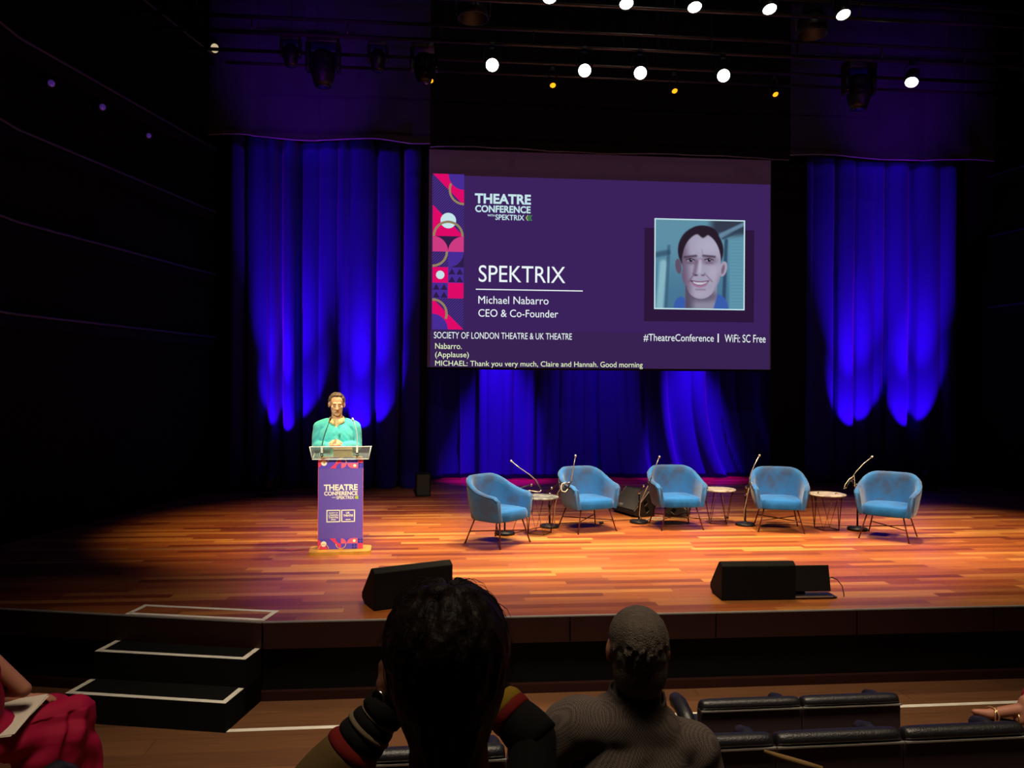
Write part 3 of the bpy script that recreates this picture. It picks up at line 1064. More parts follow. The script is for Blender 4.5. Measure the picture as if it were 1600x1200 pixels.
# two gooseneck microphones clipped to the front pane
CREAMP = mat('pale clip', lin(222, 226, 206), 0.4)
MICBLK = mat('microphone black', lin(20, 22, 26), 0.5)
MICGREY = mat('microphone grey', lin(186, 188, 200), 0.35, 0.5)
BRASS = mat('brass', lin(214, 150, 60), 0.35, 0.8)
for k, (bx, tx, tz, stm, hd, lab) in enumerate(((-0.196, -0.125, 1.440, MICBLK, MICBLK, 'black gooseneck microphone on the lectern in front of the jumper'),
                                                 (0.178, 0.128, 1.432, MICGREY, MICGREY, 'pale gooseneck microphone on the lectern, against the dark drape'))):
    g = thing('gooseneck_microphone', lab, 'microphone', lec.matrix_basis @ Vector((bx, -0.10, zb_ + 0.02)), R(3.5), 'lectern microphones')
    mb = MB()
    mb.box((0, 0, 0.09), (0.022, 0.022, 0.075), CREAMP, None, 0.004)
    mb.build('clip', CREAMP, g)
    mb = MB()
    mb.box((0, -0.004, 0.034), (0.026, 0.024, 0.036), MICBLK, None, 0.003)
    mb.lathe([(0.006, -0.018), (0.006, -0.0165)], 10, CREAMP, Matrix.Translation((0, 0, 0.034)) @ Matrix.Rotation(R(90), 4, 'X') @ Matrix.Translation((0, 0, 0.035)))
    mb.build('connector', MICBLK, g)
    mb = MB()
    mb.box((0, 0, 0.005), (0.014, 0.014, 0.03), BRASS, None, 0.002)
    mb.build('clamp', BRASS, g)
    top = Vector((tx - bx, 0.16, tz - zb_ - 0.02))
    base = Vector((0, 0, 0.12))
    pts = []
    for i in range(13):
        t = i / 12
        p = base.lerp(top, t)
        p.x = base.x + (top.x - base.x) * t ** (1.5 if k == 0 else 2.6)
        pts.append(p)
    mb = MB()
    mb.tube(pts, [0.0055] * 9 + [0.0045] * 4, 8, stm)
    mb.build('stem', stm, g)
    mb = MB()
    dirv = (pts[-1] - pts[-3]).normalized()
    mb.tube([pts[-1] - dirv * 0.006, pts[-1] + dirv * 0.006, pts[-1] + dirv * 0.034, pts[-1] + dirv * 0.042], [0.007, 0.0115, 0.0115, 0.006], 10, hd)
    mb.build('microphone_head', hd, g)
KRAFT = mat('kraft card', lin(196, 158, 96), 0.8, vary=(30, lin(184, 146, 86), 0.4, 0.6))
mb = MB()
mb.box((0.0, 0.0, 0.056), (0.205, 0.05, 0.112), KRAFT, None, 0.002)
mb.box((0.006, -0.0265, 0.056), (0.0015, 0.003, 0.11), KRAFT)
bk = mb.build('cardboard_box', KRAFT, None, None, lec.matrix_basis @ Vector((0.02, -0.005, zb_ + 0.016)), R(3.5))
tag(bk, 'plain brown card box standing in the clear lectern tray', 'box')

# ------------------------------------------------------------------ speaker at the lectern
TEAL = mat('teal jumper', lin(86, 202, 202), 0.85, spec=0.1, sheen=0.2, bump=(40, 0.25))
SHIRT = mat('cream shirt', lin(236, 218, 150), 0.8, spec=0.1)
HAIR1 = mat('short brown hair', lin(74, 62, 50), 0.7, vary=(30, lin(128, 112, 90), 0.45, 0.7), bump=(60, 0.8))
DARKCLOTH = mat('dark trousers', lin(26, 27, 34), 0.9)
LIPS = mat('lips', lin(178, 96, 84), 0.5)
EYEW = mat('eye', lin(60, 44, 36), 0.3)
BROW = mat('eyebrow', lin(92, 66, 46), 0.8)


def head_prims(M, s=1.0, ears=True):
    """skin of a head facing local -y, chin at z = -0.115, crown at 0.115; M places it"""
    def e(c, r, m=None):
        return ('e', M @ (Vector(c) * s), tuple(v * s for v in r), M.to_3x3().to_4x4() @ (m or Matrix.Identity(4)))

    def c(a, b, ra, rb):
        return ('c', M @ (Vector(a) * s), M @ (Vector(b) * s), ra * s, rb * s)
    P = [e((0, 0.018, 0.035), (0.074, 0.094, 0.082)), e((0, -0.022, -0.03), (0.062, 0.068, 0.082)), e((0, -0.052, -0.088), (0.031, 0.030, 0.026)),
         e((0.024, -0.040, -0.062), (0.032, 0.040, 0.042)), e((-0.024, -0.040, -0.062), (0.032, 0.040, 0.042)),
         c((0, -0.084, 0.012), (0, -0.108, -0.028), 0.009, 0.0135), e((0.011, -0.096, -0.031), (0.010, 0.010, 0.008)), e((-0.011, -0.096, -0.031), (0.010, 0.010, 0.008)),
         c((-0.036, -0.074, 0.025), (0.036, -0.074, 0.025), 0.012, 0.012), e((0.040, -0.058, -0.016), (0.022, 0.022, 0.018)), e((-0.040, -0.058, -0.016), (0.022, 0.022, 0.018)),
         c((-0.016, -0.084, -0.058), (0.016, -0.084, -0.058), 0.009, 0.009)]
    if ears:
        for sx in (1, -1):
            P.append(e((sx * 0.078, 0.010, -0.002), (0.011, 0.022, 0.034), Matrix.Rotation(R(-12 * sx), 4, 'Z') @ Matrix.Rotation(R(12), 4, 'X')))
    return P


def hand_prims(wrist, direction, palm_normal, side, curl=0.5, s=1.0, spread=0.1):
    """palm, four unequal curled fingers and a thumb leaving the side of the palm"""
    d = Vector(direction).normalized()
    n = Vector(palm_normal).normalized()
    n = (n - d * n.dot(d)).normalized()
    x = d.cross(n).normalized() * side
    w = Vector(wrist)
    P = [('c', w, w + d * 0.045 * s, 0.021 * s, 0.024 * s)]
    for i, (o, l, r) in enumerate(((-0.029, 0.070, 0.0086), (-0.010, 0.080, 0.0090), (0.010, 0.075, 0.0088), (0.028, 0.060, 0.0078))):
        k = w + d * (0.085 - 0.006 * abs(i - 1.2)) * s + x * o * s
        P.append(('c', w + d * 0.03 * s + x * o * 0.7 * s, k, 0.0135 * s, 0.011 * s))
        dirv = (d + x * o * spread * 10).normalized()
        p = k
        for j, f in enumerate((0.45, 0.32, 0.23)):
            a = curl * (0.75 + 0.45 * j)
            dirv = (Matrix.Rotation(a * 0.9, 3, d.cross(n)) @ dirv)
            q = p + dirv * l * f * s
            P.append(('c', p, q, r * s * (1 - 0.07 * j), r * s * (0.94 - 0.09 * j)))
            p = q
    t0 = w + d * 0.022 * s - x * 0.022 * s
    t1 = t0 + (d * 0.6 - x * 0.75 + n * 0.25).normalized() * 0.036 * s
    t2 = t1 + (d * 0.95 - x * 0.25 + n * 0.3).normalized() * 0.028 * s
    t3 = t2 + (d * 1.0 + x * 0.1 + n * 0.3).normalized() * 0.023 * s
    P += [('c', t0, t1, 0.0135 * s, 0.011 * s), ('c', t1, t2, 0.011 * s, 0.010 * s), ('c', t2, t3, 0.010 * s, 0.0082 * s)]
    return P


spk = thing('person', 'person in a teal jumper and cream shirt standing behind the lectern, hands clasped', 'person', (-1.228, 9.05, STAGE), R(4))
HS = 1.10
HM = Matrix.Translation((0.0, -0.04, 1.60)) @ Matrix.Rotation(R(6), 4, 'Z') @ Matrix.Rotation(R(10), 4, 'X')
SP = head_prims(HM, HS)
SP += [('c', (0, 0.0, 1.36), (0, -0.02, 1.52), 0.064, 0.060), ('c', (-0.15, 0.02, 1.345), (0.15, 0.02, 1.345), 0.058, 0.058), ('e', (0, 0.0, 1.24), (0.16, 0.10, 0.16), None),
       ('e', (0, 0.0, 1.06), (0.14, 0.095, 0.17), None), ('e', (0, 0.01, 0.93), (0.165, 0.11, 0.12), None)]
for s_ in (1, -1):
    SP += [('c', (0.19 * s_, 0.02, 1.33), (0.228 * s_, 0.03, 1.14), 0.05, 0.04), ('c', (0.228 * s_, 0.03, 1.14), (0.075 * s_, -0.24, 1.14), 0.042, 0.028),
           ('c', (0.09 * s_, 0, 0.90), (0.10 * s_, -0.01, 0.50), 0.082, 0.055), ('c', (0.10 * s_, -0.01, 0.50), (0.10 * s_, 0.01, 0.10), 0.055, 0.038),
           ('c', (0.10 * s_, 0.03, 0.045), (0.115 * s_, -0.14, 0.035), 0.04, 0.032)]
SP += hand_prims((-0.074, -0.242, 1.145), (0.82, -0.22, 0.34), (0.2, 0.75, -0.5), 1, 0.45, 1.05)
SP += hand_prims((0.072, -0.236, 1.150), (-0.80, -0.30, 0.30), (-0.35, 0.75, -0.45), -1, 0.6, 1.05)
SP += [('c', (-0.010, -0.275, 1.175), (0.012, -0.285, 1.222), 0.011, 0.0085)]
body('body', SP, SKIN, spk, 0.0055, 4)
JP = [('c', (-0.155, 0.015, 1.35), (0.155, 0.015, 1.35), 0.074, 0.074), ('c', (0, 0.01, 1.37), (0, 0.0, 1.45), 0.11, 0.082), ('c', (-0.06, 0.015, 1.39), (-0.185, 0.015, 1.345), 0.062, 0.068), ('c', (0.06, 0.015, 1.39), (0.185, 0.015, 1.345), 0.062, 0.068), ('e', (0, -0.005, 1.22), (0.205, 0.135, 0.20), None), ('e', (0, -0.005, 1.05), (0.198, 0.138, 0.19), None),
      ('c', (0, 0, 1.0), (0, 0, 0.92), 0.165, 0.155)]
for s_ in (1, -1):
    JP += [('c', (0.19 * s_, 0.02, 1.335), (0.212 * s_, 0.03, 1.22), 0.074, 0.068), ('c', (0.212 * s_, 0.03, 1.22), (0.222 * s_, 0.03, 1.12), 0.068, 0.060), ('c', (0.222 * s_, 0.03, 1.12), (0.085 * s_, -0.225, 1.135), 0.06, 0.042)]


def wrinkle(v):
    k = noise.noise(Vector((v.x * 9, v.y * 9, v.z * 16 + abs(v.x) * 20)))
    return v * 1.0 + Vector((0, -0.006 * k, 0.003 * k)) + Vector((0.006 * k * (1 if v.x > 0 else -1), 0, 0))


jm = body('jumper', JP, TEAL, spk, 0.005, 14, cut=lambda c: (c.y < 0.03 and c.z > 1.335 + abs(c.x) * 1.05) or c.z > 1.452, fn=wrinkle)
so = jm.modifiers.new('knit thickness', 'SOLIDIFY')
so.thickness = 0.006
so.offset = 1
SHP = [('c', (-0.12, 0.01, 1.345), (0.12, 0.01, 1.345), 0.066, 0.066), ('c', (0, 0.005, 1.35), (0, -0.002, 1.455), 0.096, 0.076), ('e', (0, -0.0, 1.24), (0.17, 0.122, 0.16), None)]
body('shirt', SHP, SHIRT, spk, 0.004, 8, cut=lambda c: c.z > 1.468 - 0.03 * (c.y < 0))
for s_ in (1, -1):
    mb = MB()
    n_ = 9
    vs, fs = [], []
    for i in range(n_ + 1):
        a = R(100 - 178 * i / n_)
        p = Vector((s_ * 0.080 * math.cos(a), 0.084 * math.sin(a) - 0.004, 1.478 - 0.045 * (i / n_) ** 1.5))
        out = Vector((s_ * math.cos(a), math.sin(a), 0)) * (0.012 + 0.016 * i / n_)
        vs += [p, p + out + Vector((0, 0, -0.036 - 0.030 * (i / n_) ** 2))]
    for i in range(n_):
        fs.append((2 * i, 2 * i + 1, 2 * i + 3, 2 * i + 2))
    mb.faces(vs, fs, SHIRT, True)
    o = mb.build('collar', SHIRT, spk)
    so = o.modifiers.new('cloth thickness', 'SOLIDIFY')
    so.thickness = 0.004
TRP = [('e', (0, 0.01, 0.94), (0.185, 0.13, 0.11), None)]
for s_ in (1, -1):
    TRP += [('c', (0.09 * s_, 0, 0.92), (0.10 * s_, -0.01, 0.50), 0.10, 0.075), ('c', (0.10 * s_, -0.01, 0.50), (0.10 * s_, 0.01, 0.08), 0.075, 0.062)]
body('trousers', TRP, DARKCLOTH, spk, 0.01, 5)
for s_ in (1, -1):
    body('shoe', [('c', (0.10 * s_, 0.045, 0.045), (0.115 * s_, -0.15, 0.038), 0.048, 0.042)], STEEL, spk, 0.008, 3)
# hair: receding crop, thicker at the sides and back
def hh(x, y, z):
    return HM @ (Vector((x, y, z)) * HS)


HP = []
hr = random.Random(4)
for i in range(260):
    th = hr.uniform(-PI, PI)
    ph = hr.uniform(-0.35, 1.0)
    q = math.sqrt(max(0, 1 - ph * ph))
    x, y = math.sin(th) * q, math.cos(th) * q
    p = Vector((x * 0.076, 0.018 + y * 0.095, 0.036 + ph * 0.083))
    if p.y < -0.028 + 0.9 * abs(p.x) * 0.0 and p.z < 0.100:      # keep forehead and face clear
        continue
    if p.y < 0.035 and p.z < 0.035:                                # in front of the ears
        continue
    if p.z < -0.01 and p.y < 0.05:
        continue
    HP.append(('e', HM @ (p * HS), (0.017, 0.017, 0.013), None))
for i in range(9):
    HP.append(('e', hh(-0.04 + 0.01 * i, -0.045 + 0.008 * abs(i - 4) * 0.6, 0.108 - 0.0014 * (i - 4) ** 2), (0.013, 0.013, 0.010), None))
body('hair', HP, HAIR1, spk, 0.006, 2)
for s_ in (1, -1):
    mb = MB()
    mb.tube([hh(s_ * (0.018 + 0.008 * i), -0.0835 + 0.0016 * i * i, -0.001 - 0.002 * math.sin(i * 1.0)) for i in range(4)], [0.0015, 0.0028, 0.0028, 0.0015], 6, EYEW)
    mb.build('eye', EYEW, spk)
    mb = MB()
    mb.tube([hh(s_ * (0.015 + 0.010 * i), -0.087 + 0.0016 * i * i, 0.024 + 0.003 * math.sin(i)) for i in range(4)], [0.002, 0.003, 0.003, 0.0015], 6, BROW)
    mb.build('eyebrow', BROW, spk)
mb = MB()
mb.tube([hh(x, -0.0935 + abs(x) * 0.3, -0.059 - abs(x) * 0.04) for x in (-0.022, -0.011, 0, 0.011, 0.022)], [0.001, 0.0035, 0.004, 0.0035, 0.001], 8, LIPS)
mb.build('lips', LIPS, spk)

# ------------------------------------------------------------------ velvet tub armchairs
def make_armchair(label, loc, rz):
    t = thing('armchair', label, 'armchair', loc, rz, 'velvet tub armchairs on the stage')
    n = 44
    amax = R(128)

    def plan(phi, k):
        # superellipse, widest at the arms; phi = 0 is the middle of the back (+y)
        sx, cy = math.sin(phi), math.cos(phi)
        p = 2 / 2.35
        x = 0.36 * math.copysign(abs(sx) ** p, sx)
        y = 0.315 * math.copysign(abs(cy) ** p, cy)
        if cy < 0:                                   # arms run forward almost straight
            f = (abs(phi) - PI / 2) / (amax - PI / 2)
            x = 0.36 * math.copysign(1.0, sx) * (1 - 0.06 * f * f)
            y = -0.27 * f
        return x * k, (y * k if cy >= 0 else y) + 0.01
    def top(phi):
        a = abs(phi) / amax
        u = min(1, max(0, (a - 0.20) / 0.72))
        h = 0.775 - 0.185 * u * u * (3 - 2 * u)
        if a > 0.93:
            h -= 0.05 * ((a - 0.93) / 0.07) ** 2
        return h
    mb = MB()
    rows, rim = [], []
    for i in range(n + 1):
        phi = -amax + 2 * amax * i / n
        h = top(phi)
        loop = []
        zs = [0.285, 0.30, 0.36, 0.44, 0.53, max(0.535, h - 0.06), max(0.545, h - 0.022)]

        def kf(z):
            return 0.80 + 0.20 * min(1, max(0, (z - 0.28) / 0.30)) ** 0.7 + (0.03 * max(0, z - 0.58) / 0.2 if abs(phi) < 1.2 else 0)
        th = 0.185
        for z in zs:
            x, y = plan(phi, kf(z) * (0.985 if z < 0.29 else 1))
            loop.append((x, y, z))
        for q in (60, 90, 120):
            k = kf(h) - th / 2 + th / 2 * math.cos(R(q))
            x, y = plan(phi, k)
            loop.append((x, y, h - 0.022 + 0.026 * math.sin(R(q))))
        for z in (max(0.53, h - 0.03), max(0.52, h - 0.09), 0.46, 0.38, 0.30):
            x, y = plan(phi, kf(z) - th * (1.0 if z > 0.4 else 0.9))
            loop.append((x, y, z))
        rows.append(loop)
        x, y = plan(phi, kf(h) + 0.004)
        rim.append((x, y, h - 0.020))
    L = len(rows[0])
    vs = [p for r_ in rows for p in r_]
    fs = []
    for i in range(n):
        for j in range(L):
            fs.append((i * L + j, (i + 1) * L + j, (i + 1) * L + (j + 1) % L, i * L + (j + 1) % L))
    fs.append(tuple(range(L)))
    fs.append(tuple(range(n * L, n * L + L))[::-1])
    mb.faces(vs, fs, VELVET, True)
    sh_ = mb.build('shell', VELVET, t)
    bv = sh_.modifiers.new('bevel', 'BEVEL')
    bv.width = 0.012
    bv.segments = 2
    bv.limit_method = 'ANGLE'
    bv.angle_limit = R(50)
    mb = MB()
    mb.tube(rim + [(rim[-1][0], rim[-1][1] - 0.006, 0.50), (rim[-1][0] * 0.93, rim[-1][1] - 0.004, 0.32)], 0.0035, 6, PIPING)
    mb.build('piping', PIPING, sh_)
    # seat cushion
    mb = MB()
    rows = []
    m_ = 40
    for (z, k) in ((0.288, 0.90), (0.292, 0.965), (0.31, 0.995), (0.355, 1.0), (0.385, 0.98), (0.400, 0.93), (0.408, 0.80), (0.413, 0.45), (0.414, 0.05)):
        lp = []
        for i in range(m_):
            a = 2 * PI * i / m_
            c_, s_ = math.cos(a), math.sin(a)
            x = 0.272 * math.copysign(abs(c_) ** (2 / 4.5), c_) * k
            y = 0.272 * math.copysign(abs(s_) ** (2 / 4.5), s_) * k - 0.020
            lp.append((x, y, z + (0.012 * (1 - (x / 0.3) ** 2) if z > 0.38 else 0)))
        rows.append(lp)
    vs = [p for r_ in rows for p in r_]
    fs = [(j * m_ + i, j * m_ + (i + 1) % m_, (j + 1) * m_ + (i + 1) % m_, (j + 1) * m_ + i) for j in range(len(rows) - 1) for i in range(m_)]
    fs += [tuple(range(m_))[::-1], tuple(range((len(rows) - 1) * m_, len(rows) * m_))]
    mb.faces(vs, fs, VELVETSEAT, True)
    mb.build('seat', VELVETSEAT, t)
    foot = {}
    for sx in (-1, 1):
        for sy in (-1, 1):
            a = Vector((0.20 * sx, 0.185 * sy - 0.01, 0.295))
            b = Vector((0.275 * sx, 0.265 * sy, 0.0))
            foot[(sx, sy)] = (a, b)
            mb = MB()
            mb.tube([a, b], 0.0085, 8, RUST)
            mb.lathe([(0.011, 0), (0.011, 0.008)], 10, STEEL, Matrix.Translation(b))
            mb.build('leg', RUST, t)
    for p, q in (((-1, -1), (1, 1)), ((1, -1), (-1, 1))):
        a = foot[p][0].lerp(foot[p][1], 0.52)
        b = foot[q][0].lerp(foot[q][1], 0.52)
        mb = MB()
        mb.tube([a, b], 0.0065, 8, RUST)
        mb.build('stretcher', RUST, t)
    return t


chair = make_armchair('blue velvet tub armchair nearest the lectern, turned sideways to the right', (0.64, 8.93, STAGE), R(46))
dup(chair, (1.84, 9.70, STAGE), R(19), 'blue velvet tub armchair second from the lectern, in front of the floor speakers')
dup(chair, (3.03, 9.80, STAGE), R(2), 'blue velvet tub armchair in the middle of the row, beside a pale side table')
dup(chair, (4.31, 9.55, STAGE), R(-17), 'blue velvet tub armchair fourth from the lectern, facing straight out')
dup(chair, (5.43, 8.95, STAGE), R(-42), 'blue velvet tub armchair farthest from the lectern, angled to the left')


# ------------------------------------------------------------------ wire side tables
def make_table(label, loc, rz, top):
    t = thing('side_table', label, 'table', loc, rz, 'round side tables between the armchairs')
    mb = MB()
    mb.lathe([(0.222, 0.440), (0.232, 0.443), (0.234, 0.452), (0.230, 0.459), (0.222, 0.461)], 40, top)
    mb.build('table_top', top, t)
    for k in range(4):
        a = PI / 2 * k
        mb = MB()
        b = Vector((0.15 * math.cos(a), 0.15 * math.sin(a), 0.006))
        p = [Vector((0.195 * math.cos(a + s_ * 0.62), 0.195 * math.sin(a + s_ * 0.62), 0.441)) for s_ in (-1, 1)]
        mb.tube([p[0], b, p[1]], 0.0055, 8, RUST)
        mb.build('leg', RUST, t)
    mb = MB()
    mb.tube([(0.15 * math.cos(PI / 2 * k), 0.15 * math.sin(PI / 2 * k), 0.006) for k in range(4)], 0.005, 8, RUST, True)
    mb.build('base_wire', RUST, t)
    return t


tab = make_table('wire side table with grey veined top beside the first armchair', (1.20, 9.46, STAGE), 0.2, MARBLEG)
tb2 = make_table('wire side table with pale top right of the middle armchair', (3.68, 10.02, STAGE), 0.5, MARBLE)
make_table('wire side table with pale top left of the last armchair', (4.93, 9.50, STAGE), 0.85, MARBLE)
# thin items on the table by the last chair
PEN = mat('dark pen', lin(50, 42, 40), 0.5)
for dx, dy, r_, lab in ((-0.09, 0.05, 1.0, 'dark pen on the left of the last side table'), (0.11, -0.02, 0.9, 'dark pen on the right of the last side table')):
    mb = MB()
    mb.tube([(-0.05, 0, 0.005), (0.04, 0, 0.005), (0.052, 0, 0.005)], [0.005, 0.005, 0.002], 8, PEN)
    o = mb.build('pen', PEN, None, None, (4.93 + dx, 9.50 + dy, STAGE + 0.461), r_)
    tag(o, lab, 'pen')


# ------------------------------------------------------------------ microphone stands
def mic_stand(label, loc, pole, arm, bodyp, stem, loop=None):
    t = thing('microphone_stand', label, 'microphone stand', loc, R(-5), 'round-based microphone stands')
    mb = MB()
    mb.lathe([(0.120, 0.0), (0.125, 0.004), (0.125, 0.026), (0.119, 0.033), (0.03, 0.037), (0.018, 0.05)], 36, STEEL)
    mb.build('base', BASEG, t)
    mb = MB()
    mb.tube([(0, 0, 0.04), (0, 0, pole * 0.6), (0, 0, pole)], [0.0115, 0.0115, 0.009], 10, STEEL)
    mb.lathe([(0.016, 0), (0.018, 0.01), (0.018, 0.035), (0.014, 0.045)], 12, STEEL, Matrix.Translation((0, 0, pole * 0.6)))
    mb.build('pole', STEEL, t)
    def v3(p, y):
        return Vector(p) if len(p) == 3 else Vector((p[0], y, p[1]))
    pts = [Vector((0, 0, pole))] + [v3(p, -0.01) for p in arm]
    mb = MB()
    mb.tube(pts, 0.008, 8, STEEL)
    mb.build('boom_arm', STEEL, t)
    for p in (pts[0], pts[len(pts) // 2], pts[-1]):
        mb = MB()
        mb.lathe([(0.012, -0.02), (0.017, -0.012), (0.017, 0.012), (0.012, 0.02)], 12, CHROME, Matrix.Translation(p) @ Matrix.Rotation(R(90), 4, 'X'))
        mb.tube([p + Vector((0, -0.02, 0)), p + Vector((0.018, -0.03, 0.02))], 0.005, 6, CHROME)
        mb.build('clamp', CHROME, t)
    b = [v3(p, -0.02) for p in bodyp]
    mic = MB()
    mic.tube([b[0], b[0].lerp(b[1], 0.08), b[1]], [0.006, 0.0105, 0.0085], 10, MICBLK)
    mo = mic.build('microphone', MICBLK, t)
    mb = MB()
    stem = [v3(p, -0.02) for p in stem]
    mb.tube(stem, 0.0062, 8, GOOSE)
    mb.build('gooseneck', GOOSE, mo)
    d = (stem[-1] - stem[-2]).normalized()
    e = stem[-1]
    mb = MB()
    mb.tube([e - d * 0.012, e - d * 0.004, e + d * 0.014, e + d * 0.022], [0.007, 0.0135, 0.0135, 0.006], 12, GOOSE)
    mb.build('microphone_head', GOOSE, mo)
    if loop:
        mb = MB()
        mb.tube([v3(p, -0.03) for p in loop], 0.0055, 8, CABLEW)
        mb.build('microphone_cable', CABLEW, t)
    return t


GOOSE = mat('gooseneck metal', lin(188, 180, 172), 0.3, 0.7)
CABLEW = mat('pale cable', lin(190, 178, 156), 0.5)
BASEG = mat('cast stand base', lin(86, 84, 72), 0.45, 0.3)
mic_stand('microphone stand behind the first armchair, its gooseneck pointing left', (0.76, 9.42, STAGE), 0.50, [(0.15, 0.56), (0.32, 0.61)],
          [(0.447, 0.55), (0.37, 0.68)], [(0.37, 0.68), (0.30, 0.74), (0.18, 0.82), (0.08, 0.90)], [(0.447, 0.55), (0.43, 0.53), (0.38, 0.53), (0.30, 0.545), (0.24, 0.50), (0.2, 0.35), (0.1, 0.05)])
mic_stand('microphone stand with round base left of the second armchair', (1.375, 9.85, STAGE), 0.43, [(-0.06, -0.07, 0.452), (0.02, -0.17, 0.53), (0.09, -0.303, 0.60), (0.20, -0.444, 0.625)],
          [(0.201, -0.475, 0.575), (0.237, -0.495, 0.66)], [(0.237, -0.495, 0.66), (0.251, -0.505, 0.756), (0.27, -0.505, 0.861), (0.289, -0.505, 0.966)],
          [(0.201, -0.475, 0.562), (0.167, -0.485, 0.525), (0.128, -0.495, 0.536), (0.114, -0.484, 0.582), (0.129, -0.474, 0.624), (0.168, -0.464, 0.637), (0.09, -0.323, 0.50), (0.05, -0.222, 0.283), (0.06, -0.121, 0.05)])
mic_stand('microphone stand between the floor speaker and the middle armchair', (2.62, 10.10, STAGE), 0.40, [(0.012, -0.122, 0.464), (0.012, -0.275, 0.53), (0.05, -0.449, 0.61)],
          [(0.035, -0.469, 0.559), (0.078, -0.479, 0.675)], [(0.078, -0.479, 0.675), (0.106, -0.479, 0.751), (0.14, -0.48, 0.837), (0.173, -0.48, 0.923)],
          [(0.035, -0.469, 0.559), (0.02, -0.326, 0.45), (-0.01, -0.173, 0.30), (-0.01, -0.071, 0.109), (0.04, -0.03, 0.045)])
mic_stand('microphone stand beside the left arm of the fourth armchair', (3.98, 9.83, STAGE), 0.40, [(-0.032, -0.123, 0.474), (-0.054, -0.226, 0.537), (-0.074, -0.433, 0.603)],
          [(-0.095, -0.453, 0.558), (-0.084, -0.464, 0.664)], [(-0.084, -0.464, 0.664), (-0.069, -0.464, 0.75), (-0.031, -0.464, 0.846), (0.031, -0.464, 0.961)],
          [(-0.095, -0.453, 0.558), (-0.06, -0.278, 0.437), (-0.051, -0.123, 0.217), (-0.026, -0.041, 0.064)])
mic_stand('microphone stand behind the last side table, gooseneck leaning right', (5.30, 9.42, STAGE), 0.50, [(-0.04, 0.58), (-0.09, 0.64)],
          [(-0.155, 0.55), (-0.09, 0.66)], [(-0.09, 0.66), (-0.03, 0.75), (0.06, 0.85), (0.17, 0.94)], [(-0.155, 0.55), (-0.19, 0.53), (-0.17, 0.59), (-0.12, 0.66), (-0.06, 0.70), (-0.05, 0.6), (-0.04, 0.5)])


# ------------------------------------------------------------------ wedge floor speakers
def wedge(label, loc, rz, w, s, front, group):
    """baffle faces local -y"""
    t = thing('floor_speaker', label, 'speaker', loc, rz, group)
    P = [(0.075, 0.0), (0.0, 0.035), (0.0, 0.085), (0.235, 0.335), (0.275, 0.345), (0.325, 0.31), (0.325, 0.0)]
    P = [(a * s, b * s) for a, b in P]
    mb = MB()
    mb.prism(P, -w / 2, w / 2, SPEAKERBLK if front else SHADEDBLK, lambda a, b, h: (h, a, b))
    c = mb.build('cabinet', SPEAKERBLK if front else SHADEDBLK, t)
    bv = c.modifiers.new('bevel', 'BEVEL')
    bv.width = 0.008
    bv.segments = 2
    # grille over the baffle
    a, b = Vector((0, P[2][0], P[2][1])), Vector((0, P[3][0], P[3][1]))
    e = (b - a).normalized()
    nn = Vector((0, -e.z, e.y))
    mid = (a + b) / 2 + nn * 0.005
    rot = Matrix(((1, 0, 0), (0, e.y, nn.y), (0, e.z, nn.z))).to_4x4()
    mb = MB()
    mb.box(mid, (w - 0.03, (b - a).length - 0.02, 0.012), GRILLE, rot, 0.004)
    g = mb.build('grille', GRILLE, t)
    if front:
        mb = MB()
        mb.box(a.lerp(b, 0.16) + nn * 0.0125 + Vector((-w * 0.18, 0, 0)), (0.11, 0.035, 0.003), PLATE, rot)
        mb.build('name_plate', PLATE, g)
        for sx in (-1, 1):
            for (yy, zz, hh) in ((0.17 * s, 0.19 * s, 0.05), (0.20 * s, 0.10 * s, 0.06)):
                mb = MB()
                mb.box((sx * (w / 2 + 0.001), yy, zz), (0.006, 0.05, hh), VOID, Matrix.Rotation(R(38), 4, 'X'))
                mb.box((sx * (w / 2 + 0.004), yy + 0.012, zz - hh * 0.62), (0.004, 0.055, 0.006), RIDGE, Matrix.Rotation(R(38), 4, 'X'))
                mb.build('handle', VOID, t)
        for sx in (-1, 1):
            mb = MB()
            mb.tube([Vector((sx * (w / 2 - 0.002), p[0], p[1])) for p in (P[2], P[3])], 0.005, 6, RIDGE)
            mb.build('edge_trim', RIDGE, t)
    return t


SHADEDBLK = mat('shaded speaker cabinet', lin(13, 13, 13), 0.75, spec=0.25)  # speaker cabinet darkened, shade at the stage edge put into the colour
PLATE = mat('grey name plate', lin(120, 118, 112), 0.5)
RIDGE = mat('worn pale edge', lin(150, 146, 136), 0.5)  # pale tone along cabinet edges and handle lips
wedge('black wedge speaker at the back, facing left behind the second armchair', (2.55, 10.74, STAGE), R(-70), 0.58, 1.06, True, 'wedge speakers behind the armchairs')
wedge('black wedge speaker at the back, partly hidden behind the middle armchair', (3.50, 10.66, STAGE), R(68), 0.58, 1.0, True, 'wedge speakers behind the armchairs')
wedge('black wedge speaker on the stage edge right of the steps, seen from behind', (-0.36, 6.73, STAGE), R(180 + 24), 0.70, 0.98, False, 'wedge speakers on the stage edge')
wedge('black wedge speaker on the stage edge beside a flat screen, seen from behind', (2.72, 6.70, STAGE), R(180 - 1), 0.655, 0.95, False, 'wedge speakers on the stage edge')
